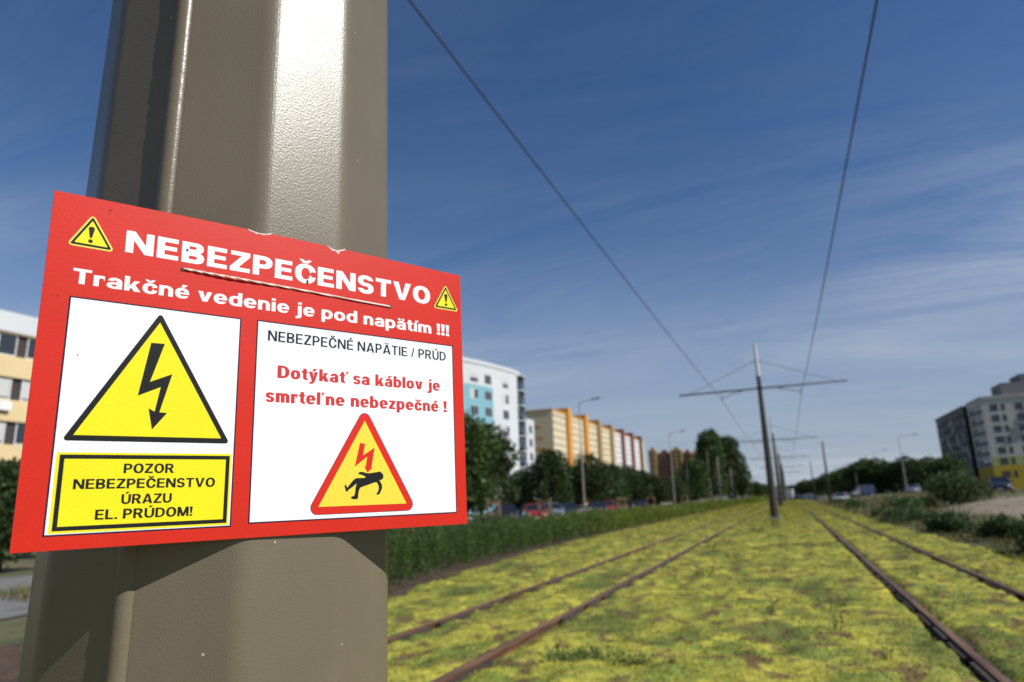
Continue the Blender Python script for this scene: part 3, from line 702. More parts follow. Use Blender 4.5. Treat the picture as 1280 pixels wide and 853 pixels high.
def frame_polys(x0, y0, x1, y1, t): return [rectp(x0, y0, x1, y0+t), rectp(x0, y1-t, x1, y1), rectp(x0, y0+t, x0+t, y1-t), rectp(x1-t, y0+t, x1, y1-t)]
def rounded(poly, r, n=6):
    out_ = []; k = len(poly)
    for i in range(k):
        p = Vector((*poly[i], 0)); a = Vector((*poly[i-1], 0)); b = Vector((*poly[(i+1) % k], 0))
        da = (a-p).normalized(); db = (b-p).normalized(); ang = da.angle(db)/2; t = r/math.tan(ang)
        c = p+(da+db).normalized()*(r/sin(ang)); A = p+da*t-c; B = p+db*t-c
        for j in range(n+1):
            v = A.normalized().slerp(B.normalized(), j/n)*r; q = c+v; out_.append((q.x, q.y))
    return out_
def inset_tri(tri, d):
    c = Vector((sum(p[0] for p in tri)/3, sum(p[1] for p in tri)/3)); T = [Vector(p) for p in tri]
    # distance from centroid to an edge
    e = (T[1]-T[2]).normalized(); hgt = abs((c-T[1]).cross(e)) if False else abs((c.x-T[1].x)*e.y-(c.y-T[1].y)*e.x)
    k = (hgt-d)/hgt; return [tuple(c+(p-c)*k) for p in T]
def text(name, txt, x0, x1, base, cap, W, m, lay, parent, **kw):
    V, Fc = text_mesh(txt, x0, x1, base, cap, W, **kw)
    mb = MB(); mb.add([sp(x, max(y, 5.01), lay) for x, y in V], Fc); me = mb.mesh(name, m)
    bm = bmesh.new(); bm.from_mesh(me)
    for f in bm.faces:
        if f.normal.z < 0: f.normal_flip()
    bm.to_mesh(me); bm.free(); return link(name, me, parent)

# board body with its chipped top edge
xsn = [0, 60, 120, 160, 163.8, 168, 174, 180, 182.3, 210, 246, 247.1, 252, 258, 263.8, 266, 300, 360, SW]
dep = {168: 1.0, 174: 1.7, 180: 1.2, 252: 2.0, 258: 2.6}
top = [(x, dep.get(x, 0)) for x in xsn]
outl = top+[(SW, SH), (0, SH)]
mb = MB(); n = len(outl)
for z in (0, -.003): mb.v += [((x-SW/2)/1000, (SH/2-y)/1000+(bow(x) if y < 5 else 0), z) for x, y in outl]
mb.f += [tuple(range(n-1, -1, -1)), tuple(range(n, 2*n))]+[(i, (i+1) % n, n+(i+1) % n, n+i) for i in range(n)]; mb.s += [False]*(n+2)
board = mb.build('board', P_red, sign)
board.data.materials.append(P_core)
for p_ in board.data.polygons:
    if abs(p_.normal.z) < .5: p_.material_index = 1
for poly in ([(161.8, -.6), (168, 1.0), (174, 1.7), (180, 1.2), (185.3, -.7), (186.5, .1), (183.5, 1.5), (181, 2.0), (178, 3.1), (174.5, 2.5), (171, 3.4), (167.5, 1.9), (164, 1.5)], [(245.1, -.7), (252, 2.0), (258, 2.6), (266.8, -1.0), (268, -.2), (263.5, 2.2), (261, 2.9), (259.5, 5.0), (256, 3.7), (252.5, 4.3), (249.6, 2.3)]):
    s2 = sheet('edge_chip', [poly], 1.0, P_chip, board)

ARB = dict(V=.250, H=.205, k=1.0); ARL = dict(V=.262, H=.185, k=1.1); ABD = dict(V=.205, H=.160, k=.92); ARG = dict(V=.175, H=.140, k=.88); ABR = dict(V=.245, H=.18, k=.86)
text('lettering', 'NEBEZPEČENSTVO', 56.6, 376.0, 44.1, 20.6, ARB, P_white, 1, board, cell=.19, space=.105)
text('lettering', 'Trakčné vedenie je pod napätím !!!', 19.9, 402.0, 79.6, 13.4, ARL, P_white, 1, board, cell=.15, space=.10, gap=.36)
def attention(tri, d, big):
    t1 = sheet('warning_triangle', [rounded(tri, 2.4 if big else 2.0)], 1, P_py, board)
    sheet('triangle_border', [rounded(inset_tri(tri, 1.4), 1.0)], 2, P_black, t1)
    sheet('triangle_field', [rounded(inset_tri(tri, 3.3), .4)], 3, P_yel, t1)
    cx = tri[0][0]; y0, y1 = tri[0][1], tri[1][1]; hh = y1-y0
    ex = [(cx-.075*hh, y0+.42*hh), (cx-.04*hh, y0+.385*hh), (cx+.04*hh, y0+.385*hh), (cx+.075*hh, y0+.42*hh), (cx+.028*hh, y0+.70*hh), (cx-.028*hh, y0+.70*hh)]
    dot = [(cx+.055*hh*cos(w*pi/6), y0+.80*hh+.055*hh*sin(w*pi/6)) for w in range(12)]
    sheet('exclamation_mark', [ex, dot], 4, P_black, t1)
attention([(29.9, 14.6), (12.6, 46.4), (48.9, 46.4)], 0, True)
attention([(398.3, 15.2), (380.2, 47.2), (416.2, 47.2)], 0, False)

# left panel
lp = sheet('print_panel', [rectp(19.2, 91.2, 160.2, 286.4)], 1, P_navy, board)
sheet('panel_field', [rectp(20.5, 92.5, 158.9, 285.1)], 2, P_white, lp)
tri = [(89.4, 96.0), (24.6, 212.0), (155.2, 212.0)]
wt = sheet('warning_triangle', [rounded(tri, 2.2)], 3, P_black, board)
sheet('triangle_field', [inset_tri(tri, 4.6)], 4, P_yel, wt)
bolt = [(83.6, 124.6), (94.6, 124.3), (85.1, 159.6), (102.6, 151.3), (94.4, 186.0), (100.7, 186.3), (89.6, 201.2), (85.7, 182.9), (90.6, 185.6), (94.0, 163.6), (76.5, 172.4)]
sheet('lightning_bolt', [bolt], 5, P_black, wt)
yb = sheet('text_box', [rectp(22.6, 221.4, 157.6, 284.4)], 3, P_yel, board)
sheet('box_border', frame_polys(24.9, 223.2, 156.0, 282.6, 3.3), 4, P_black, yb)
for tx, a, b, y in (('POZOR', 70.8, 109.5, 238.2), ('NEBEZPEČENSTVO', 36.0, 144.2, 250.6), ('ÚRAZU', 71.0, 109.3, 263.3), ('EL. PRÚDOM!', 53.2, 126.8, 275.1)):
    text('lettering', tx, a, b, y, 7.9, ABD, P_black, 5, yb, cell=.10, space=.10, gap=.32)

# right panel
rp = sheet('print_panel', [rectp(175.2, 90.6, 406.6, 284.6)], 1, P_navy, board)
sheet('panel_field', [rectp(176.5, 91.9, 405.3, 283.3)], 2, P_white, rp)
text('lettering', 'NEBEZPEČNÉ NAPÄTIE / PRÚD', 186.4, 396.2, 110.3, 10.6, ARG, P_navy, 3, rp, cell=.10, space=.115, gap=.32)
text('lettering', 'Dotýkať sa káblov je', 197.2, 387.0, 146.8, 12.6, ABR, P_text, 3, rp, cell=.12, space=.085, gap=.34)
text('lettering', 'smrteľne nebezpečné !', 186.6, 396.0, 171.1, 12.8, ABR, P_text, 3, rp, cell=.12, space=.085, gap=.34)
tri = [(291.7, 170.0), (229.2, 279.6), (354.4, 279.6)]
w2 = sheet('warning_triangle', [rounded(tri, 7.0, 8)], 3, P_navy, board)
sheet('triangle_border', [rounded(inset_tri(tri, .5), 6.6, 8)], 4, P_redt, w2)
sheet('triangle_field', [inset_tri(tri, 7.6)], 5, P_yel2, w2)
sheet('lightning_bolt', [[(286.5, 208.2), (288.6, 209.4), (292.2, 209.0), (290.0, 221.6), (303.3, 213.2), (299.7, 234.0), (300.9, 234.3), (295.1, 239.1), (291.3, 232.7), (293.1, 233.2), (294.8, 222.6), (280.7, 233.2)]], 6, P_redt, w2)
man = [(306.3, 238.6), (309.4, 238.2), (311.2, 239.2), (313.3, 241.1), (313.7, 243.9), (312.6, 246.2), (310.1, 247.0), (308.9, 247.1), (311.2, 250.2), (312.1, 253.0), (311.9, 256.0), (309.4, 261.0), (307.1, 262.1), (305.1, 261.3), (307.6, 258.3), (308.3, 255.0), (307.8, 252.2), (305.8, 249.2), (303.3, 249.4), (294.7, 252.0), (287.8, 254.0), (286.0, 256.0), (285.0, 260.0), (284.6, 264.9), (282.5, 265.9), (278.5, 265.6), (276.6, 264.4), (277.2, 263.2), (280.3, 262.3), (281.5, 258.3), (281.7, 254.0), (283.2, 250.0), (278.8, 253.2), (273.9, 256.4), (272.7, 258.1), (271.2, 257.8), (269.5, 252.2), (270.8, 251.0), (271.6, 252.2), (272.7, 254.0), (276.2, 249.9), (279.6, 246.2), (282.8, 244.6), (288.0, 244.6), (291.9, 244.6), (293.0, 243.6), (290.4, 242.0), (286.6, 241.0), (284.7, 240.6), (285.0, 239.2), (287.4, 238.2), (290.4, 238.6), (294.2, 239.7), (298.0, 239.8), (302.5, 239.2)]
sheet('falling_figure', [man], 6, P_black, w2)
def disc(x, y, rx, ry, n=16, jag=0.0): return [(x+rx*(1+jag*(random.random()-.5))*cos(2*pi*k/n), y+ry*(1+jag*(random.random()-.5))*sin(2*pi*k/n)) for k in range(n)]
for x, y, rx, ry in ((105.2, 51.4, 2.3, 1.9), (321.9, 55.2, 2.0, 2.2), (107.6, 31.9, .9, 1.2), (225.2, 42.6, 1.1, 2.2)):
    sheet('hole', [disc(x, y, rx, ry, jag=.3)], 7, P_hole, board)
sheet('scuff_mark', [disc(42.5, 7.6, .9, .5, 8, .8), disc(41.8, 10.3, .6, .35, 8, .8), disc(29.5, 141.2, .5, .6, 8, .6), disc(231.5, 250, .3, .3, 6, .5), disc(11.2, 92.2, .6, .5, 8, .5)], 8, P_hole, board)

# the twisted wire that straps the board on: front span, then round the back of the mast
def tie_wire():
    root = empty('tie_wire', (0, 0, 0), 0, 'thin pinkish twisted wire threaded through two holes of the red sign, under the white heading', 'wire')
    L = lambda x, y, d: Ms @ Vector(((x-SW/2)/1000, (SH/2-y)/1000, d))
    p0, p1 = L(105.4, 51.0, 0), L(321.9, 54.9, 0); path = [L(105.2, 51.6, -.012), L(105.3, 51.2, 0.0005)]
    for k in range(1, 90):
        t = k/90; x = 105.4+216.5*t; y = 51.0+3.9*t+.45*sin(t*9)*(1-t); path.append(L(x, y, .0011+.0012*math.exp(-((t-.2)/.12)**2)))
    path += [L(321.9, 54.9, .0006), L(321.9, 55.2, -.012)]
    c = Vector((-.603, .628, 0)); zz = p0.z; a0 = math.atan2((p1-c).y, (p1-c).x); a1 = math.atan2((p0-c).y, (p0-c).x)+2*pi
    if a1 < a0: a1 += 2*pi
    if a1-a0 > 2*pi: a1 -= 2*pi
    back = []
    for k in range(1, 40):
        a = a0+(a1-a0)*k/40; back.append(Vector((c.x+.1885*cos(a), c.y+.1885*sin(a), p1.z+(p0.z-p1.z)*k/40)))
    for s_ in (0, 1):
        mb = MB(); P = []
        dense = []
        for a, b in zip(path, path[1:]):
            dense += [a.lerp(b, j/3) for j in range(3)]
        for i, q in enumerate(dense):
            w = i*(.30-.0006*i)+pi*s_; amp = .00052*(1-.45*i/len(dense))
            P.append(q+su*cos(w)*amp+sn*sin(w)*amp)
        mb.tube(P, .00068, 7); mb.build('wire_strand', mat('pinkish_galvanised_wire', (.80, .71, .68), .5, (.74, .62, .58), 60), root)
    MB().tube([path[-1]]+back+[path[0]], .0013, 6).build('back_loop', MC['pinkish_galvanised_wire'], root)
tie_wire()

# ------------------------------------------------------------------ plants
def clump_mesh(name, blobs, n, size, m, aspect=.6, up=0.2, shell=.55):
    """leaf clumps spread through ellipsoid blobs (x,y,z,rx,ry,rz)"""
    B = np.array(blobs, float); w = (B[:, 3]*B[:, 4]*B[:, 5])**(2/3); k = rng.choice(len(B), n, p=w/w.sum())
    d = rng.normal(size=(n, 3)); d /= np.linalg.norm(d, axis=1)[:, None]
    r = (shell+(1-shell)*rng.random(n))**.5 * np.where(rng.random(n) < .16, rng.uniform(1.0, 1.32, n), 1.0)
    P = B[k, :3]+d*r[:, None]*B[k, 3:6]
    return quad_mesh(name, leaf_quads(P, size, aspect, up=up, outward=d), m)
def crown_blobs(h, w, base, seed, k=20, top=.75, flat=1.0):
    r = random.Random(seed); out_ = []
    for i in range(k):
        t = r.random(); z = base+(h-base)*(.10+.80*t); env = math.sin(pi*min(1, (t*.78+.16)))**.7
        a = r.uniform(0, 2*pi); q = w/2*env*r.uniform(.25, .72)
        s_ = w*r.uniform(.16, .27)
        out_.append((q*cos(a), q*sin(a), z, s_, s_, s_*r.uniform(.75, 1.05)*flat))
    out_.append((0, 0, base+(h-base)*.5, w*.27, w*.27, (h-base)*.36)); return out_
def trunk_mesh(h, base, w, seed, r0_=.14):
    r = random.Random(seed); mb = MB(); lean = r.uniform(-.15, .15)
    mb.tube([(0, 0, -.1), (lean*.3, 0, base*.6), (lean, .05, base+(h-base)*.35), (lean*1.3, 0, base+(h-base)*.7)], [r0_*1.25, r0_, r0_*.7, r0_*.25], 9)
    for i in range(7):
        a = r.uniform(0, 2*pi); z0 = base*.8+(h-base)*.07*i; L = w*.36*r.uniform(.7, 1)
        mb.tube([(lean*.6, 0, z0), (L*.5*cos(a), L*.5*sin(a), z0+L*.35), (L*cos(a), L*sin(a), z0+L*.85)], [r0_*.42, r0_*.28, r0_*.08], 6)
    return mb.mesh('trunk', M_bark)
TREES = {}
def tree(kind, loc, s, rz, label, group=None, cat='tree', sx_=1.0):
    h, w, base, seed, n, ls, m, r0_ = kind
    if kind not in TREES:
        TREES[kind] = (trunk_mesh(h, base, w, seed, r0_), clump_mesh('crown', crown_blobs(h, w, base, seed), n, ls, m))
    tm, cm = TREES[kind]
    o = empty('tree', (loc[0], loc[1], gz(*loc)), rz, label, cat, group); o.scale = (s*sx_, s*sx_, s)
    link('trunk', tm, o); link('crown', cm, o); return o
K1 = (6.0, 5.8, 1.0, 1, 11000, .26, M_leafd, .13)
K2 = (5.6, 5.4, .9, 2, 10000, .26, M_leafd, .12)
K3 = (6.4, 4.8, 1.0, 3, 10000, .27, M_leafm, .12)
K4 = (14.0, 11.0, .9, 5, 16000, .55, M_leafd, .35)
K5 = (8.0, 9.5, .15, 6, 9000, .50, M_leafd, .22)
G1 = 'dark green trees between the footpath and the car park'
for k, b, D, s, rz, lab in [
    (K3, -26.3, 47, 1.12, 0.3, 'tallest bushy green tree beside the right edge of the sign, before the white round building'),
    (K1, -24.3, 50, 1.06, 1.3, 'broad dark tree covering the lower right of the white round building'),
    (K2, -28.8, 50, 1.05, 2.2, 'dark tree mostly hidden behind the red sign'),
    (K2, -18.9, 62, .98, 2.0, 'rounded dark tree standing before the end wall of the yellow block'),
    (K1, -21.3, 66, .66, .5, 'small low tree between the white building and the yellow block'),
    (K1, -15.2, 74, .93, 4.0, 'dark tree right of the tall street lamp, under the orange stripes'),
    (K2, -16.6, 78, .86, 3.3, 'dark tree just behind the post of the nearest street lamp'),
    (K2, -13.8, 84, .92, 1.0, 'dark tree before the dark red stripes of the long block'),
    (K1, -12.3, 92, .86, 2.6, 'dark tree before the far end of the long block'),
    (K3, -11.2, 98, .78, .2, 'lighter tree near the second street lamp'),
    (K2, -10.0, 100, .78, 5.0, 'dark tree in front of the brown tower blocks'),
    (K1, -8.6, 108, .72, 1.8, 'dark tree left of the great poplar, below the brown blocks'),
    (K2, -6.95, 128, 1.35, 2.7, 'dark tree leaning against the left side of the great poplar')]:
    f_ = 1.13 if D < 100 else 1.0
    tree(k, pol(b, D*f_), s*f_, rz, lab, G1)
# the great twin-topped tree
tree(K4, pol(-5.8, 148), 1.0, .6, 'tall dense dark tree left of the masts, the largest crown on the horizon', None, sx_=.80)
tree(K4, pol(-4.1, 152), .93, 2.6, 'tall dark tree joined to the right side of the great crown', None, sx_=.70)
for i, (b, D, s, lab) in enumerate([(-3.2, 330, .8, 'low dark tree far down the line left of the nearest mast'), (-2.5, 360, 1.0, 'low dark tree far down the line behind the nearest mast'),
     (-1.9, 400, .9, 'tiny dark tree at the end of the line between the masts'), (1.1, 330, .9, 'far tree just right of where the rails meet'), (1.9, 300, .85, 'far dark tree between the two slim poles on the right'),
     (2.8, 260, .9, 'far dark tree behind the blue parked van'), (3.9, 200, .85, 'dark bushy tree at the left end of the right-hand row'), (5.1, 170, .92, 'broad dark tree forming the high middle of the right-hand row'),
     (6.1, 165, .88, 'dark tree beside the right street lamp, left of it'), (7.1, 175, .78, 'dark tree just behind the right street lamp'), (8.2, 160, .86, 'dark tree right of the street lamp on the right'),
     (9.3, 165, .84, 'dark tree touching the grey apartment house'), (10.4, 150, .80, 'low dark tree at the foot of the grey apartment house'), (0.2, 420, .8, 'tiny tree at the vanishing point of the tracks')]):
    tree(K5, pol(b, D), s, i*1.3, lab, 'trees along the right side and the horizon')
for i, (b, D, s, lab) in enumerate([(-57.8, 26, .54, 'dark shrub-like tree at the left edge, below the cream building'), (-60.5, 30, .6, 'dark tree at the far left edge of the picture'), (-54.5, 34, .6, 'dark tree behind the left edge of the mast')]):
    tree(K2, pol(b, D), s, i*2.0, lab, None)

def bush(loc, rx, ry, h, n, ls, m, label, group='bushes on the rough ground right of the tracks', seed=0):
    r = random.Random(seed); bl = []
    for i in range(9):
        a = r.uniform(0, 2*pi); q = r.uniform(0, .6); bl.append((rx*q*cos(a), ry*q*sin(a), h*r.uniform(.2, .55), rx*r.uniform(.3, .5), ry*r.uniform(.3, .5), h*r.uniform(.28, .45)))
    o = empty('bush', (*loc, gz(*loc)), 0, label, 'bush', group)
    link('foliage', clump_mesh('foliage', bl, n, ls, m, aspect=.4, up=.9, shell=.25), o)
    mb = MB()
    for i in range(8):
        a = r.uniform(0, 2*pi); mb.tube([(0, 0, -.05), (rx*.3*cos(a), ry*.3*sin(a), h*.35), (rx*.6*cos(a), ry*.6*sin(a), h*.75)], [.02, .014, .005], 5)
    mb.build('stems', M_bark, o); return o
for i, (x, y, rx, ry, h, n, lab) in enumerate([
    (11.9, 61, 2.5, 2.2, 2.6, 9000, 'large round green bush in front of the grey apartment house'),
    (5.15, 18.6, 1.05, .9, 1.0, 6000, 'green bush at the right edge of the picture, nearest to the rails'),
    (4.7, 37.0, 1.0, 3.0, .85, 5000, 'low spreading bush beside the right rail, in the middle of the row'),
    (5.0, 28.0, .75, 2.2, .75, 5000, 'low bush just left of the sandy earth'),
    (5.6, 24.0, .8, 1.1, .7, 4500, 'low bush on the edge of the sandy earth patch'),
    (7.2, 55, 1.6, 2.4, 1.2, 4000, 'dark low bush behind the spreading bush'),
    (9.3, 60, 1.3, 1.8, 1.0, 3500, 'small dark bush left of the large round bush'),
    (5.2, 70, 1.2, 3, .9, 3000, 'low dark bush far along the right rail'),
    (4.9, 46, .7, 1.6, .5, 2500, 'small low bush close to the right rail'),
    (5.8, 92, 1.4, 5, .9, 2500, 'thin far bush along the right track'),
    (9.0, 24, 1.2, 1.0, .85, 3500, 'bush beyond the right edge, on the sandy side')]):
    bush((x, y), rx, ry, h, n, .10*(1+y/60), M_bush, lab, seed=i+3)

# tall planting left of the tracks: narrow leafy stems in dense clumps
def planting():
    Q = []; F = []
    def clumps(y0, y1, step, width, nst, nl, ls):
        y = y0
        while y < y1:
            e = float(hedge_edge(y)); x = e-.28
            while x > e-width:
                cx_ = x+rng.normal()*.06; cy_ = y+rng.normal()*.10; hgt = rng.uniform(.58, 1.08)*float(np.interp(y, [8, 14, 26, 60], [1.30, 1.24, .98, .86]))
                s = rng.normal(size=(nst, 2))*(.075 if step < .5 else .10*step/.36); k = rng.integers(0, nst, nst*nl); t = rng.random(nst*nl)**.8
                P = np.stack([cx_+s[k, 0]*(1+.5*t), cy_+s[k, 1]*(1+.5*t), .06+t*hgt*(1-.15*rng.random(nst*nl))], 1)+rng.normal(size=(nst*nl, 3))*.018
                Q.append(leaf_quads(P, ls, .22, up=1.5))
                if rng.random() < .33*(1 if x < e-.9 else .25):
                    m_ = rng.integers(1, 4); P2 = np.stack([cx_+rng.normal(size=m_)*.12, cy_+rng.normal(size=m_)*.12, np.full(m_, hgt)+rng.random(m_)*.12], 1)
                    for _ in range(5): F.append(leaf_quads(P2, .05*(1+y/60), .8, up=.8))
                x -= step
            y += step
    clumps(8.6, 24, .42, 2.6, 5, 64, .08)
    n1 = len(Q)
    clumps(24, 60, .55, 2.6, 8, 22, .15)
    clumps(60, 140, 1.0, 2.8, 9, 14, .27)
    clumps(140, 420, 3.0, 3.0, 12, 12, .6)
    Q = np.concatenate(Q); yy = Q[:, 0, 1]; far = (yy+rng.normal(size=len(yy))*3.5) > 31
    tag(link('planting', quad_mesh('planting', Q[~far], M_hedge)), 'dense waist-high strip of dark green perennials beside the left track, near part', 'planting', kind='stuff')
    tag(link('planting', quad_mesh('planting', Q[far], M_hedge2)), 'far part, coloured a sunlit yellower green, of the waist-high planting strip beside the left track', 'planting', kind='stuff')
    tag(link('flowers', quad_mesh('flowers', np.concatenate(F), M_flower)), 'faded pinkish flower heads on top of the green planting strip', 'flowers', kind='stuff')
planting()

# single weeds standing in the sedum
def weed(loc, h, n, label, seed, spread=(.03, .03), leaf=.05):
    r = random.Random(seed); o = empty('weed', (*loc, 0.03), 0, label, 'weed', 'single weeds growing out of the sedum mat')
    mb = MB(); P = []
    for i in range(n):
        a = r.uniform(0, 2*pi); L = h*r.uniform(.45, 1); q = L*r.uniform(.08, .34); bx_, by_ = r.gauss(0, spread[0]), r.gauss(0, spread[1])
        pts = [(bx_, by_, -.03), (bx_+q*.4*cos(a), by_+q*.4*sin(a), L*.5), (bx_+q*cos(a), by_+q*sin(a), L)]; mb.tube(pts, [.0035, .0028, .0012], 4)
        for j in range(9):
            t = r.uniform(.1, 1); P.append((bx_+q*t*cos(a)+r.gauss(0, .012), by_+q*t*sin(a)+r.gauss(0, .012), L*t))
    st_ = mb.build('stems', M_weed, o)
    if spread[0] > .05: st_['kind'] = 'stuff'
    link('leaves', quad_mesh('leaves', leaf_quads(np.array(P), leaf, .3, up=.8), M_weed), o)
WD = [(0.3, 8.4, .40, 5, 'upright leafy weed, the tallest one in the middle right of the sedum', (.03, .04), .06), (-0.4, 9.5, .24, 5, 'short upright weed left of the tallest one', (.02, .05), .05),
      (-1.8, 13.3, .30, 16, 'bushy loose weed near the right rail of the left track', (.16, .2), .05), (1.8, 14.0, .28, 6, 'weed between the rails of the right track', (.06, .1), .05),
      (-1.95, 6.6, .13, 46, 'wide low dark patch of weeds at the bottom edge, left of centre', (.22, .09), .055), (-1.35, 6.5, .11, 26, 'smaller low patch of weeds joined to the wide one at the bottom edge', (.14, .07), .05),
      (0.6, 7.2, .34, 3, 'thin tall weed at the bottom, right of the leafy one', (.03, .05), .045), (-0.75, 12.6, .12, 8, 'flat little weed in the middle distance left of the right track', (.1, .1), .04),
      (1.7, 11.5, .20, 4, 'thin weed inside the right track near the corner', (.04, .08), .05), (-4.2, 10.2, .16, 10, 'weed inside the left track near the camera', (.12, .14), .04),
      (-1.5, 17.5, .20, 12, 'loose weed at half distance, left of the centre line', (.14, .2), .05), (-2.2, 21, .24, 18, 'bushy weed close to the inner left rail, further off', (.2, .3), .06), (-1.4, 30, .26, 22, 'weed patch well before the footing of the nearest mast', (.25, .5), .08),
      (-0.2, 26, .16, 14, 'small weed patch in line with the second mast', (.2, .3), .06), (-3.6, 18.9, .14, 7, 'weed beside the cross bar of the left track', (.1, .1), .05),
      (-0.9, 36, .30, 24, 'weeds at the right of the nearest mast base', (.3, .6), .09), (0.75, 5.9, .10, 9, 'tiny weed at the bottom edge by the right rail', (.06, .06), .04)]
for i, (x, y, h, n, lab, sp_, lf_) in enumerate(WD): weed((x, y), h, n, lab, 40+i, sp_, lf_)

# ------------------------------------------------------------------ buildings
def facade_windows(root, p0, p1, zs, us, w, h, frame_m, pane_m, frac=True, sill=None, dep=.10, blinds=.25, seed=1):
    """windows as parts on the wall from p0 to p1 (outside on the right-hand side seen from above)"""
    r = random.Random(seed); p0 = Vector((*p0, 0)); p1 = Vector((*p1, 0)); L = (p1-p0).length; u = (p1-p0)/L; nrm = Vector((u.y, -u.x, 0))
    ang = math.atan2(u.y, u.x)
    t = .06
    mb = MB()                                            # one window built round its own origin: x along the wall, -y outward
    mb.box(-w/2, w/2, -.03, .04, -h/2, -h/2+t); mb.box(-w/2, w/2, -.03, .04, h/2-t, h/2)
    mb.box(-w/2, -w/2+t, -.03, .04, -h/2+t, h/2-t); mb.box(w/2-t, w/2, -.03, .04, -h/2+t, h/2-t); mb.box(-t/2, t/2, -.03, .04, -h/2+t, h/2-t)
    fm = mb.mesh('window', frame_m)
    gm = MB().box(-w/2+t, w/2-t, 0.0, .02, -h/2+t, h/2-t).mesh('pane', pane_m)
    bm1 = MB().box(-w/2+t, -t/2, -.012, -.002, -h/2+t, h/2-t).mesh('blind', M_blind)
    bm2 = MB().box(-w/2+t, w/2-t, -.012, -.002, -h*.05, h/2-t).mesh('blind', M_blind)
    for z in zs:
        for q in us:
            o = link('window', fm, root, p0+u*q+nrm*(.0)+Vector((0, 0, z))); o.rotation_euler = (0, 0, ang)
            link('pane', gm, o)
            k = r.random()
            if k < blinds: link('blind', bm1 if k < blinds*.5 else bm2, o)
def wall_with_holes(mb, p0, p1, z0, z1, holes, thick=.3):
    """wall panel with real window openings; holes = (u0,u1,v0,v1) along / up"""
    p0 = Vector((*p0, 0)); p1 = Vector((*p1, 0)); L = (p1-p0).length; u = (p1-p0)/L; nrm = Vector((u.y, -u.x, 0))
    us = sorted({0, L}|{a for h in holes for a in h[:2]}); vs = sorted({z0, z1}|{a for h in holes for a in h[2:]})
    def P(a, z, d): q = p0+u*a-nrm*d; return (q.x, q.y, z)
    for i in range(len(us)-1):
        for j in range(len(vs)-1):
            a0, a1, b0, b1 = us[i], us[i+1], vs[j], vs[j+1]; ca, cb_ = (a0+a1)/2, (b0+b1)/2
            hit = any(h[0] < ca < h[1] and h[2] < cb_ < h[3] for h in holes)
            if not hit: mb.add([P(a0, b0, 0), P(a1, b0, 0), P(a1, b1, 0), P(a0, b1, 0)], [(0, 1, 2, 3)])
    for h in holes:
        a0, a1, b0, b1 = h; d = .16
        mb.add([P(a0, b0, 0), P(a1, b0, 0), P(a1, b1, 0), P(a0, b1, 0), P(a0, b0, d), P(a1, b0, d), P(a1, b1, d), P(a0, b1, d)], [(0, 4, 5, 1), (1, 5, 6, 2), (2, 6, 7, 3), (3, 7, 4, 0)])
C_wh = mat('white_render', (.58, .60, .60), .85, (.52, .54, .54), .15); C_teal = mat('teal_render', (.19, .40, .46), .85, (.17, .37, .42), .2)
C_roof = mat('dark_roof_felt', (.08, .075, .07), .9); C_core = mat('dark_room', (.03, .03, .032), .9)

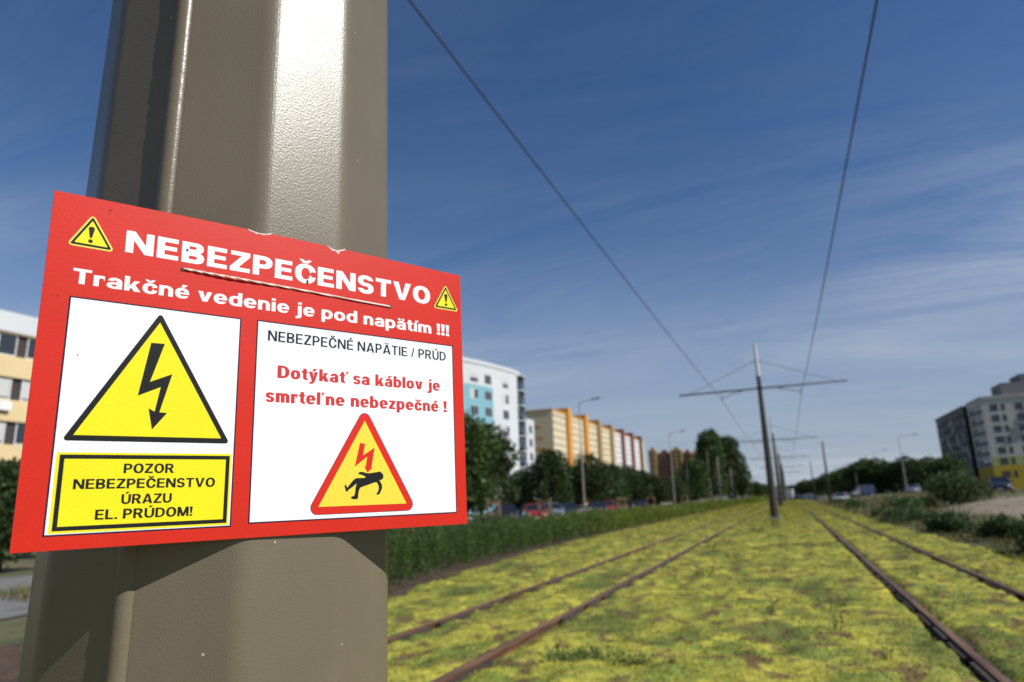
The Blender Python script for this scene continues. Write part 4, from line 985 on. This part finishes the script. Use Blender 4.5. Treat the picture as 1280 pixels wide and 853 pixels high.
# white round-cornered building
def white_building():
    root = empty('apartment_building', (-56, 100, 0), 0, 'white and turquoise apartment building with a rounded corner, beside the sign', 'building')
    o = Vector((-56, 100))
    P = [(-56, 72), (-51, 86), (-46.9, 97.4), (-45.5, 102.2), (-44.95, 104.9), (-44.4, 107.4), (-43.9, 110.6), (-43.75, 113.2), (-44.2, 116.2), (-45.6, 119.6)]
    P = [(x+56, y-100) for x, y in P]; top = 24.6; zr = [22.0-2.75*k for k in range(8)]
    mbw = MB(); mbt = MB(); segL = []
    wins = {0: [3, 6.5, 10, 13], 1: [2.6, 6.4, 9.8], 2: [2.6], 3: [1.3], 5: [1.3]}
    for i in range(len(P)-1):
        a, b = P[i], P[i+1]; us = wins.get(i, []); W_, H_ = 2.0, 1.65
        holes = [(q-W_/2, q+W_/2, z-H_/2, z+H_/2) for q in us for z in zr]
        teal = i <= 2 and True
        if i >= 7: continue
        def sub(z0, z1, mb): wall_with_holes(mb, a, b, z0, z1, [h for h in holes if h[2] >= z0 and h[3] <= z1])
        if i <= 3:
            sub(20.75, top, mbw); sub(0, 20.75, mbt)
        else: sub(0, top, mbw)
        if us: facade_windows(root, (a[0], a[1]), (b[0], b[1]), zr, us, W_, H_, M_white, M_glass, seed=i+2, blinds=.34)
    mbw.build('wall', C_wh, root, fixn=False); mbt.build('painted_wall', C_teal, root, fixn=False)
    inner = [(x-.6, y) for x, y in P]+[(-4, 22), (-13, 22), (-16, -27)]
    MB().prism(inner, 0, top-.3).build('core', C_core, root)
    # recessed balconies on the right-hand end
    back = [(P[7][0], P[7][1]), (P[8][0], P[8][1]), (P[9][0], P[9][1]), (-4, 22)]
    for k in range(9):
        z = 24.3-2.75*k
        sl_ = [(P[7][0], P[7][1]), (P[7][0]+.9, P[7][1]+.4), (P[8][0]+.9, P[8][1]), (P[9][0]+.4, P[9][1]+.6), (P[9][0], P[9][1])]
        MB().prism(sl_, z-.22, z).build('balcony_slab', C_wh, root)
        if k:
            gl = MB()
            for a, b in zip(sl_[1:], sl_[2:4]):
                gl.add([(a[0], a[1], z+.002), (b[0], b[1], z+.002), (b[0], b[1], z+1.0), (a[0], a[1], z+1.0), (a[0]-.04, a[1], z+.002), (b[0]-.04, b[1], z+.002), (b[0]-.04, b[1], z+1.0), (a[0]-.04, a[1], z+1.0)], [(0, 1, 2, 3), (7, 6, 5, 4), (3, 2, 6, 7)])
            gl.build('balcony_glass', mat('blue_green_balcony_glass', (.06, .16, .19), .2), root)
            MB().box(P[8][0]-.45, P[8][0]-.3, P[7][1]+.6, P[9][1]-.6, z+.02, z+2.2).build('balcony_door', M_glass, root)
    wl = MB(); wall_with_holes(wl, (-4.5, 22), (-14, 22), 0, 24.6, []); wl.build('wall', C_wh, root, fixn=False)
    MB().prism([(x+.15, y) for x, y in P]+[(-4, 22.2), (-13.2, 22.2), (-16, -27)], top-.28, top+.35).build('parapet', C_wh, root)
    # lower wing behind
    MB().box(-3, 8.1, 25.5, 33, 0, 18.2).build('wing', C_wh, root)
    for z in range(6):
        for y in (27.2, 30.8): MB().box(8.1, 8.14, y-.8, y+.8, 15.4-2.75*z, 16.9-2.75*z).build('wing_window', M_glass, root)
    root.location = (-56, 100, 0)
white_building()

# long yellow block with coloured stair towers
def long_block():
    root = empty('apartment_block', (-81, 246, 0), 0, 'long yellow and white prefab block with orange and dark red vertical stripes', 'building')
    c_y = mat('cream_yellow_render', (.66, .57, .38), .85, (.60, .51, .33), .1); c_w = mat('offwhite_render', (.62, .58, .50), .85); c_o = mat('orange_render', (.60, .27, .045), .85)
    c_t = mat('tan_end_wall', (.68, .55, .34), .85); c_b = mat('ochre_brown_render', (.34, .22, .09), .85); c_r = mat('dark_red_render', (.17, .06, .055), .85); c_g = mat('pale_green_render', (.55, .60, .36), .85)
    c_w2 = mat('white_panel_render', (.66, .65, .63), .85)
    Yb = [0, 16.8, 42.6, 65.7, 90.6, 115.5, 139.5, 164, 180]
    cols = [c_y, c_y, c_y, c_y, c_w2, c_w2, c_w2, c_g]; pc = [c_o, c_o, c_b, c_b, c_r, c_r, c_r]
    zs = [34.2-2.8*k for k in range(12)]
    winm = MB(); h_top = 36
    for i in range(8):
        y0, y1 = Yb[i]+(4.5 if i else 0), Yb[i+1]; n = max(3, int((y1-y0)/3.1)); st = (y1-y0)/n
        mb = MB(); holes = [((j+.5)*st-.85, (j+.5)*st+.85, z-.62, z+.62) for j in range(n) for z in zs]
        wall_with_holes(mb, (0, y0), (0, y1), 0, h_top, holes)
        mb.build('facade_panel', cols[i], root, fixn=False)
        for j in range(n):
            for z in zs:
                yc = y0+(j+.5)*st; winm.add([(-.14, yc-.95, z-.75), (-.14, yc+.95, z-.75), (-.14, yc+.95, z+.75), (-.14, yc-.95, z+.75)], [(0, 1, 2, 3)])
                winm.box(-.13, -.08, yc-.05, yc+.05, z-.75, z+.75)
        if i < 7:
            MB().box(-5, 1.3, Yb[i+1], Yb[i+1]+4.5, 0, 38.6).build('stair_tower', pc[i], root)
            MB().box(-9, -5.002, Yb[i+1]-2.5, Yb[i+1]+4.5, 36.02, 38.4).build('lift_housing', mat('brown_render', (.2, .15, .1), .85), root)
    tag(winm.build('window_grid', mat('pale_reflection_window', (.17, .165, .15), .4, (.34, .32, .28), .9, detail=2), root, fixn=False), kind='stuff')  # reflections in the glass painted as a paler pane colour
    MB().box(-11, -.3, .35, 179.6, 0, 35.9).build('core', C_core, root)
    MB().box(-11.2, -.0, -.0, .3, 0, 36).build('end_wall', c_t, root)
    for k in range(6): MB().box(-11.2, -5.2+1.0*(k % 3)+.2*k, -.06, -.002, 29.2-4.2*k, 30.2-4.2*k).build('wall_stripe', c_o, root)
    MB().box(-11.4, .25, -.25, 180, 36.003, 36.5).build('roof_edge', c_o, root)
long_block()

# brown tower blocks further off
def brown(x0, x1, y, h, m, label):
    root = empty('tower_block', ((x0+x1)/2, y, 0), 0, label, 'building', 'brown and ochre tower blocks behind the trees'); w = (x1-x0)/2
    MB().box(-w, w, 0, 14, 0, h).build('wall', m, root); MB().box(-w*.5, w*.3, 4, 9, h+.002, h+2.2).build('lift_housing', m, root)
    mb = MB()
    for k in range(11):
        for j in range(max(2, int(2*w/4))):
            xx = -w+2+j*4
            if xx+1.6 < w: mb.box(xx-.9, xx+.9, -.05, .0-.002, h-3-2.9*k, h-1.4-2.9*k)
    tag(mb.build('window_grid', M_glass, root), kind='stuff')
    mb = MB()
    for k in range(11):
        for j in range(3): mb.box(w+.002, w+.06, 2+j*4, 3.8+j*4, h-3-2.9*k, h-1.4-2.9*k)
    tag(mb.build('window_grid', M_glass, root), kind='stuff')
c1_ = mat('ochre_tower_render', (.36, .24, .10), .85); c2_ = mat('brick_red_tower_render', (.20, .085, .05), .85)
brown(-94, -88.5, 508, 36.5, c1_, 'narrow ochre tower slab at the left of the brown blocks'); brown(-88, -78.5, 512, 34.5, c2_, 'brick red tower block, left one of the middle pair')
brown(-78, -70, 509, 36, c1_, 'ochre tower block between the two red ones'); brown(-69.5, -64, 513, 34, c2_, 'brick red tower block, right one of the middle pair'); brown(-63.5, -59, 508, 32.5, mat('ochre_tower_render_light', (.42, .29, .11), .85), 'lowest ochre tower block, next to the great tree')

# grey and yellow apartment house on the right
def grey_house():
    root = empty('apartment_house', (41.3, 176, 1), 0, 'grey apartment house with a yellow ground floor and stepped grey pattern on the right', 'building')
    cg = mat('pale_grey_render', (.56, .54, .48), .85, (.50, .48, .43), .2); cd = mat('dark_grey_render', (.17, .165, .165), .85); cm = mat('mid_grey_render', (.26, .26, .255), .85)
    cyw = mat('yellow_render', (.50, .35, .03), .85); cyg = mat('lime_yellow_render', (.42, .44, .16), .85)
    top = 19.7; zs = [17.5, 15.2, 12.9, 10.6, 8.3, 6.0]
    z0s = [3.2]
    # front
    us = [(2.2, 1.4), (3.9, .6), (6.8, 1.4), (9.6, 1.4), (11.4, .6), (14.6, 1.4), (18.0, 1.4), (21.5, 1.4), (25, 1.4)]
    holes = [(u-w/2, u+w/2, z-.7, z+.7) for u, w in us for z in zs+z0s]
    mw, my, ml = MB(), MB(), MB()
    wall_with_holes(mw, (0, 0), (28, 0), 6.9+.0, top, [h for h in holes if h[2] >= 6.9]); wall_with_holes(ml, (0, 0), (28, 0), 5.0, 6.9, [h for h in holes if 5 <= h[2] and h[3] <= 6.9]); wall_with_holes(my, (0, 0), (28, 0), 0, 5.0, [h for h in holes if h[3] <= 5.0])
    for u, w in us: facade_windows(root, (0, 0), (28, 0), zs+z0s, [u], w, 1.4, mat('dark_window_frame', (.05, .05, .05), .5), M_glass, blinds=.0, seed=int(u*10))
    # side facing the tracks, with balcony recesses
    bal = [(2.0+3.6*j, 4.8+3.6*j, z-.9, z+.7) for j in range(3) for z in zs]
    a, b = (0, 13), (0, 0)
    wall_with_holes(mw, a, b, 5.0, top, [h for h in bal if h[2] >= 5.0]); wall_with_holes(my, a, b, 0, 5.0, [])
    mw.build('wall', cg, root, fixn=False); ml.build('wall_band', cyg, root, fixn=False); my.build('yellow_wall', cyw, root, fixn=False)
    for h in bal:
        if h[2] < 5: continue
        MB().box(.12, .17, 13-h[1], 13-h[0], h[2], h[3]).build('balcony_window', M_glass, root); MB().box(-.10, -.04, 13-h[1], 13-h[0], h[2], h[2]+.75).build('balcony_rail', cd, root)
    MB().box(.35, 27.8, .35, 12.9, 0, top-.1).build('core', C_core, root); MB().box(-.15, 28.1, -.15, 13.1, top, top+.4).build('parapet', cg, root)
    # stepped grey paint fields on the front, each a thin render panel
    for x0, x1, a_, b_ in ((2.8, 4.2, 9.4, 11.3), (4.2, 5.4, 9.8, 13.0), (5.4, 6.6, 10.4, 14.6), (6.6, 8.0, 12.3, 17.0), (8.0, 9.6, 13.6, 18.8), (6.0, 7.6, 7.6, 9.2), (7.6, 9.2, 8.2, 10.6), (9.2, 10.8, 9.0, 12.2), (10.8, 12.4, 10.0, 13.8), (12.4, 14.5, 11.5, 15.6)):
        us_ = sorted({x0, x1}|{min(max(q, x0), x1) for h in holes for q in h[:2]}); vs_ = sorted({a_, b_}|{min(max(q, a_), b_) for h in holes for q in h[2:]}); fm_ = MB()
        for ua, ub in zip(us_, us_[1:]):
            for va, vb in zip(vs_, vs_[1:]):
                if not any(h[0] < (ua+ub)/2 < h[1] and h[2] < (va+vb)/2 < h[3] for h in holes): fm_.add([(ua, -.02, va), (ub, -.02, va), (ub, -.02, vb), (ua, -.02, vb)], [(0, 1, 2, 3)])
        fm_.build('grey_field', cm, root, fixn=False)
    # dark rear block and the set-back top storey
    md = MB(); hd = [(1.6+3.2*j, 3.2+3.2*j, z-.7, z+.7) for j in range(10) for z in zs]
    wall_with_holes(md, (-.8, 46), (-.8, 13.2), 0, 19.3, hd); md.build('dark_wall', cd, root, fixn=False)
    gw = MB()
    for h in hd: gw.box(-.62, -.58, 46-h[1], 46-h[0], h[2], h[3])
    tag(gw.build('window_grid', M_glass, root), kind='stuff')
    r = random.Random(4)
    for k in range(70):
        y = 13.6+r.random()*31; z = 3+r.random()*14.5; MB().box(-.86, -.804, y, y+1.3, z, z+r.uniform(.8, 1.6)).build('facade_panel', cm if r.random() < .6 else cg, root)
    MB().box(-.4, 12, 13.4, 46, 0, 19.2).build('core', C_core, root); MB().box(-1, 12.2, 13.3, 46.2, 19.3, 19.7).build('parapet', cd, root)
    MB().box(5.5, 27, 5, 13, 20.42, 23.4).build('top_storey', cd, root); MB().box(9.5, 27, 5.5, 13, 23.42, 25.2).build('top_storey', cd, root)
grey_house()

# cream building at the far left
def cream():
    root = empty('office_building', (-53, 20, 0), 0, 'cream building with dark window bands and a white top, at the left edge', 'building')
    cc = mat('cream_render', (.66, .51, .27), .85, (.60, .46, .25), .2); dk = mat('dark_window_wall', (.045, .035, .03), .5); top = 16.75
    zb = [14.3-3.27*k for k in range(4)]; mb = MB(); L = 34
    zz = 0; edges = sorted([(z-.85, z+.85) for z in zb]); prev = 0
    for a, b in edges+[(15.25, None)]:
        mb.box(-.3, 0, 0, L, prev, a) if prev else mb.box(-.3, 0, 0, L, 0, a)
        prev = b
    mb2 = mb; mb2.build('spandrel', cc, root)
    MB().box(-.35, .08, -.1, L+.1, 15.253, top).build('top_band', C_wh, root)
    MB().box(-14, -.305, .1, L-.1, 0, top-.2).build('core', dk, root)
    MB().box(-14, -.304, -.25, .095, 0, top).build('end_wall', cc, root)
    r = random.Random(3)
    fm = MB(); w, h = 1.35, 1.62
    for a, b, c, d in ((-w/2, w/2, -h/2, -h/2+.07), (-w/2, w/2, h/2-.07, h/2), (-w/2, -w/2+.07, -h/2+.07, h/2-.07), (w/2-.07, w/2, -h/2+.07, h/2-.07)): fm.box(-.05, .03, a, b, c, d)
    fme = fm.mesh('window', M_white); gme = MB().box(-.03, -.01, -w/2+.07, w/2-.07, -h/2+.07, h/2-.07).mesh('pane', M_glass); bme = MB().box(-.005, .005, -w/2+.09, w/2-.09, -h/2+.2, h/2-.09).mesh('blind', M_blind)
    for z in zb:
        for j in range(16):
            if r.random() < .12: continue
            o = link('window', fme, root, (-.2, 1.4+j*2.1, z)); link('pane', gme, o)
            if r.random() < .55: link('blind', bme, o)
    MB().box(.0, .35, 11.6, 12.5, 9.35, 10.0).build('air_conditioner', M_white, root)
cream()

# distant wooded hills, the bluish haze of distance mixed into their forest green
def hills():
    mb = MB(); n = 120; vs = []; r = random.Random(5)
    for k in range(n+1):
        t = k/n; b = radians(-75+150*t); D = 3200
        h = 40+34*(.5+.5*sin(9*t+1.0))+14*sin(31*t)+6*sin(83*t+2)
        vs += [(D*sin(b), D*cos(b), -2), ((D+500)*sin(b), (D+500)*cos(b), h), ((D+1400)*sin(b), (D+1400)*cos(b), -2)]
    mb.add(vs, [(3*k, 3*k+3, 3*k+4, 3*k+1) for k in range(n)]+[(3*k+1, 3*k+4, 3*k+5, 3*k+2) for k in range(n)], True)
    tag(mb.build('hills', mat('hazy_far_forest', (.045, .075, .060), .95, (.06, .085, .07), .004)), kind='structure')
hills()
for b, D, w, h, lab in ((-3.75, 900, 9, 17, 'tiny white high-rise on the horizon left of the nearest mast'), (-3.2, 1000, 11, 14, 'tiny pale block on the horizon beside the white high-rise')):
    x, y = pol(b, D); o = empty('far_building', (x, y, 0), 0, lab, 'building'); MB().box(-w/2, w/2, 0, 8, 0, h).build('wall', C_wh, o)
    mm_ = MB()
    for k in range(4): mm_.box(-w/2+.6, w/2-.6, -.06, -.003, 2+k*3.3, 3.4+k*3.3)
    tag(mm_.build('window_grid', M_glass, o), kind='stuff')

# ------------------------------------------------------------------ vehicles
def paint(name, col): return mat(name, col, .28, spec=.6, coat=.8)
CARM = {}
def car_meshes():
    L_ = [(-2.13, .70, .60), (-2.08, .86, .78), (-1.85, .96, .85), (-1.2, .97, .88), (0, .95, .885), (1.0, .93, .88), (1.55, .86, .86), (1.95, .74, .80), (2.12, .60, .68), (2.15, .45, .60)]
    mb = MB(); vs = []
    for x, zt, w in L_:
        half = [(w*.90, .19), (w*.99, .34), (w, min(.60, zt-.08)), (w*.965, zt-.06), (w*.86, zt), (w*.4, zt+.025)]
        vs += [(x, -a, b) for a, b in half]+[(x, a, b) for a, b in reversed(half)]
    n = 12; fs = [(k*n+i, k*n+(i+1) % n, (k+1)*n+(i+1) % n, (k+1)*n+i) for k in range(len(L_)-1) for i in range(n)]
    b0 = mb; b0.add(vs, fs, True); b0.add([], []); N = len(L_)
    b0.f += [tuple(range(n-1, -1, -1)), tuple((N-1)*n+j for j in range(n))]; b0.s += [False, False]
    CARM['body'] = b0
    bot = [(-1.78, -.80), (1.02, -.80), (1.02, .80), (-1.78, .80)]; top = [(-1.22, -.60), (.22, -.60), (.22, .60), (-1.22, .60)]
    g = MB(); g.add([(x, y, .93) for x, y in bot]+[(x, y, 1.40) for x, y in top], [(0, 1, 5, 4), (1, 2, 6, 5), (2, 3, 7, 6), (3, 0, 4, 7)]); CARM['window'] = g
    r = MB(); r.add([(x*1.02, y*1.03, 1.40) for x, y in top]+[(x*.9, y*.86, 1.45) for x, y in top], [(0, 1, 5, 4), (1, 2, 6, 5), (2, 3, 7, 6), (3, 0, 4, 7), (4, 5, 6, 7), (3, 2, 1, 0)]); CARM['roof'] = r
    p = MB()
    for i in range(4):
        p.tube([(bot[i][0], bot[i][1]*1.01, .93), (top[i][0], top[i][1]*1.02, 1.41)], .035, 5)
    for s_ in (-1, 1): p.tube([(-.35, s_*.815, .93), (-.40, s_*.615, 1.41)], .03, 5)
    CARM['pillar'] = p
    CARM['pl'] = [MB().tube(a, r_, 5) for a, r_ in [([(bot[i][0], bot[i][1]*1.01, .93), (top[i][0], top[i][1]*1.02, 1.41)], .035) for i in range(4)]+[([(-.35, s_*.815, .93), (-.40, s_*.615, 1.41)], .03) for s_ in (-1, 1)]]
    w = MB(); w.tube([(0, -.10, 0), (0, -.095, 0), (0, .095, 0), (0, .10, 0)], [.27, .31, .31, .27], 18); CARM['wheel'] = w
    rm = MB(); rm.tube([(0, .101, 0), (0, .112, 0)], [.20, .17], 12); CARM['rim'] = rm
car_meshes()
wm_ = CARM['wheel'].mesh('wheel', M_tyre); rm_ = CARM['rim'].mesh('rim', M_rim); gm_ = CARM['window'].mesh('window', M_carglass)
hl = MB().box(2.00, 2.135, -.13, .13, -.07, .07).mesh('headlight', M_lamp); tlm = MB().box(-2.135, -2.05, -.11, .11, -.09, .09).mesh('tail_light', M_taill)
plm = MB().box(2.155, 2.165, -.26, .26, .32, .43).mesh('number_plate', M_white)
def car(loc, rz, pm, label, group, s=1.0):
    o = empty('car', (*loc, gz(*loc)), rz, label, 'car', group); o.scale = (s, s, s)
    CARM['body'].build('body', pm, o); link('window', gm_, o); CARM['roof'].build('roof', pm, o)
    for pl_ in CARM['pl']: pl_.build('pillar', pm, o)
    for x in (-1.32, 1.32):
        for sd_ in (-1, 1):
            w = link('wheel', wm_, o, (x, sd_*.80, .31)); w.rotation_euler = (0, 0, 0 if sd_ > 0 else pi); link('rim', rm_, w)
    for sd_ in (-1, 1):
        link('headlight', hl, o, (-.06, sd_*.56, .64)); link('tail_light', tlm, o, (0, sd_*.58, .72))
        MB().box(.72, .86, sd_*.92-.09, sd_*.92+.09, .92, 1.04).build('mirror', pm, o)
    link('number_plate', plm, o)
    MB().box(1.9, 2.158, -.42, .42, .48, .60).build('grille', M_tyre, o)
    return o
Pr = paint('red_car_paint', (.30, .014, .014)); Pk = paint('black_car_paint', (.014, .014, .016)); Pb = paint('dark_blue_car_paint', (.014, .02, .045)); Pw = paint('white_car_paint', (.72, .72, .72)); Ps = paint('silver_car_paint', (.36, .37, .38)); Pg = paint('grey_blue_car_paint', (.16, .20, .25))
GC = 'cars parked in the car park behind the trees'
for y, pm, lab in [(46.5, Pk, 'black car at the left end of the car row, beside the sign'), (52.3, Pr, 'red parked car right beside the wooden tree guard'), (56.5, Pg, 'grey blue car parked just right of the nearer red car'),
     (61, Pk, 'black car in the shade left of the tall street lamp'), (71, Pk, 'black car left of the farther red car'), (76, Pr, 'farther red car, behind the second wooden tree guard'), 
     (92, Pk, 'black car before the dark gap in the tree row'), (99, Pr, 'small red parked car far along the row'), (105.5, Pw, 'white car beside the small far red car'), (121, Pb, 'last dark blue car of the row')]:
    car((-19.0+.012*(y-60), y), radians(-68)+random.uniform(-.12, .12), pm, lab, GC)
car((17.6, 74), radians(-105), Pk, 'black car driving on the right, before the yellow ground floor', None)
car((21.6, 78), radians(-100), Pk, 'dark car at the right edge of the picture behind the first black one', None)
car((7.4, 121), radians(-110), Ps, 'silver car right of the dark pole, beyond the bushes', None)
car((18.5, 128), radians(-110), Pg, 'grey car under the trees left of the large bush', None)
car((-9.4, 172), radians(-80), Pw, 'white car far off at the end of the planting strip', None)
car((-12.4, 165), radians(-80), Ps, 'silver car far off beside the white one left of the masts', None)
car((1.6, 201), radians(-20), Pk, 'dark car crossing the tracks in the distance', None)
car((5.0, 202), radians(-20), Pw, 'white car crossing the tracks in the distance, on the right', None)
tag(MB().box(-40, 60, 197, 205, .0, .125).build('crossing_road', M_asph), kind='structure')
def box_van(loc, rz, pm, pc, label, z=0):
    o = empty('van', (*loc, gz(*loc)+z), rz, label, 'van')
    MB().box(-2.6, 1.2, -1.0, 1.0, .55, 2.9).build('cargo_box', pm, o, bevel=.05)
    c = MB(); c.prism([(1.23, .5), (2.75, .5), (2.8, 1.15), (2.35, 1.3), (1.75, 2.15), (1.23, 2.2)], -.92, .92, axis='y'); c.build('cab', pc, o, bevel=.04)
    MB().add([(2.37, -.8, 1.33), (2.37, .8, 1.33), (1.80, .75, 2.11), (1.80, -.75, 2.11)], [(0, 1, 2, 3)]).build('windscreen', M_carglass, o)
    MB().box(-2.5, 2.6, -.8, .8, .35, .56).build('chassis', M_tyre, o)
    for x in (-1.7, 1.9):
        for sd_ in (-1, 1):
            w = link('wheel', wm_, o, (x, sd_*.86, .36)); w.scale = (1.15,)*3; w.rotation_euler = (0, 0, 0 if sd_ > 0 else pi); link('rim', rm_, w)
    for sd_ in (-1, 1): MB().box(2.76, 2.82, sd_*.7-.14, sd_*.7+.14, .75, .95).build('headlight', M_lamp, o)
    return o
box_van((-1.75, 201), radians(170), Pw, Pw, 'white box van crossing the tracks far behind the masts', .0)
box_van((13.2, 150), radians(200), paint('blue_van_paint', (.02, .035, .10)), Ps, 'blue box van parked in front of the right-hand trees', .0).scale = (.75, .75, .72)

# ------------------------------------------------------------------ street furniture
def lamp(loc, h, arm, label, s=1):
    o = empty('street_lamp', (*loc, gz(*loc)), 0, label, 'street lamp', 'tall street lamps')
    MB().tube([(0, 0, 0), (0, 0, 1.3), (0, 0, 1.32), (0, 0, h-.35)], [.10, .095, .075, .045], 10).build('pole', M_lpole, o)
    MB().tube([(0, 0, h-.36), (0, 0, h-.12), (s*.18, 0, h), (s*arm, 0, h+.22)], [.042, .04, .034, .03], 8).build('arm', M_lpole, o)
    MB().tube([(0, 0, -.05), (0, 0, .12)], .17, 10).build('base_collar', M_lpole, o)
    hd = MB(); x = s*arm; hd.add([(x-s*.1, -.07, h+.16), (x+s*.7, -.12, h+.24), (x+s*.7, .12, h+.24), (x-s*.1, .07, h+.16), (x-s*.1, -.06, h+.27), (x+s*.62, -.09, h+.36), (x+s*.62, .09, h+.36), (x-s*.1, .06, h+.27)], [(0, 1, 2, 3), (4, 5, 6, 7), (0, 1, 5, 4), (1, 2, 6, 5), (2, 3, 7, 6), (3, 0, 4, 7)])
    hd.build('lamp_head', mat('dark_grey_lamp_housing', (.12, .12, .12), .5), o); return o
lamp((-16.5, 57.8), 10.0, 1.3, 'tall grey street lamp standing before the yellow block')
lamp((-14.3, 93.5), 10.0, 1.5, 'second street lamp, before the brown tower blocks')
lamp((-13.4, 131), 10.0, 1.5, 'third street lamp, left of the great tree')
lamp((16.4, 119), 8.6, 2.0, 'street lamp on the right, above the right-hand trees')
lamp((17.5, 165), 8.8, 2.0, 'smaller far street lamp left of the one on the right')
def pole(loc, h, m, label, r0_=.16, cross=0.0, group=None):
    o = empty('pole', (*loc, gz(*loc)), 0, label, 'pole', group)
    MB().tube([(0, 0, -.1), (0, 0, h*.5), (0, 0, h)], [r0_, r0_*.8, r0_*.6], 10).build('shaft', m, o); MB().tube([(0, 0, h), (0, 0, h+.06)], [r0_*.68, r0_*.3], 10).build('cap', m, o)
    MB().box(-r0_*1.7, r0_*1.7, -r0_*1.7, r0_*1.7, -.1, .10).build('footing', M_conc, o)
    if cross:
        MB().box(-.12, cross, -.05, .05, h*.78, h*.78+.14).build('bracket', m, o); MB().box(-.25, .28, -.18, -.02-.0, h*.42, h*.42+.5).build('box', m, o)
    return o
pole((4.75, 99), 8.1, M_mastd, 'dark leaning-looking pole just right of the right track', .19)
pole((4.5, 150), 7.8, M_mastd, 'thinner dark pole behind the one right of the track', .15)
pole((-9.3, 104), 7.2, M_lpole, 'grey pole with a small bracket before the great tree', .13, .6)
pole((-10.1, 138), 6.9, M_lpole, 'smaller grey pole right of the bracketed one', .13, .5)
pole((-15.6, 118), 6.8, M_mastd, 'thin dark pole left of the bracketed one', .09)
pole((9.5, 116), 4.2, M_mastd, 'short dark post near the blue van', .08)
def guard(loc, label, rz=0):
    o = empty('tree_guard', (*loc, 0), rz, label, 'tree stakes', 'wooden stake frames round young trees')
    sm = MB().tube([(0, 0, -.2), (0, 0, 1.75)], .045, 7).mesh('stake', M_wood); bmh = MB().box(-.42, .42, -.03, .03, -.05, .05).mesh('rail', M_wood)
    for x in (-.38, .38):
        for y in (-.38, .38): link('stake', sm, o, (x, y, 0))
    for z in (1.6, .9):
        for y in (-.44, .44): link('rail', bmh, o, (0, y, z))
        for x in (-.44, .44): q = link('rail', bmh, o, (x, 0, z)); q.rotation_euler = (0, 0, pi/2)
    return o
for b, D, lab in [(-19.2, 50, 'wooden stake frame nearest the sign, before the nearer red car'), (-13.1, 62, 'wooden stake frame before the farther red car'), (-10.6, 74, 'wooden stake frame right of the dark parked cars'), (-7.9, 96, 'wooden stake frame left of the great tree'), (-6.0, 112, 'wooden stake frame at the foot of the great tree'), (-23.4, 46, 'wooden stake frame at the foot of the bushy tree by the sign')]:
    x, y = pol(b, D); guard((x, y), lab, random.random())
    t = empty('young_tree', (x, y, 0), 0, 'young thin tree tied inside the '+lab.replace('wooden stake frame', 'stakes', 1) if False else lab.replace('wooden stake frame', 'thin young tree inside the stakes').replace('narrow ', ''), 'young tree', 'young trees inside stakes')
    MB().tube([(0, 0, 0), (.02, 0, 1.6), (0, .03, 2.7)], [.03, .025, .01], 6).build('trunk', M_bark, t); link('crown', clump_mesh('crown', [(0, 0, 2.3, .35, .35, .6), (.15, 0, 2.7, .25, .25, .4)], 260, .14, M_leafm), t)
def kiosk(loc, rz, w, d, h, label, mbase):
    o = empty('kiosk', (*loc, 0), rz, label, 'kiosk')
    MB().box(-w/2, w/2, -d/2, d/2, 0, h*.45).build('base_wall', mbase, o); MB().box(-w/2-.02, w/2+.02, -d/2-.02, d/2+.02, h*.45+.003, h).build('wall', C_wh, o)
    r = MB(); r.prism([(-w/2-.3, h+.003), (w/2+.3, h+.003), (0, h+w*.32)], -d/2-.3, d/2+.3, axis='y'); r.build('roof', C_wh, o)
    MB().box(-.45, .45, -d/2-.06, -d/2-.022, .1, 2.1).build('door', M_glass, o); MB().box(w/2+.022, w/2+.06, -.6, .6, h*.5, h*.8).build('window', M_glass, o)
kiosk(pol(-21.5, 82), .5, 2.6, 3, 3.8, 'small white hut seen between the trees below the white building', C_wh)
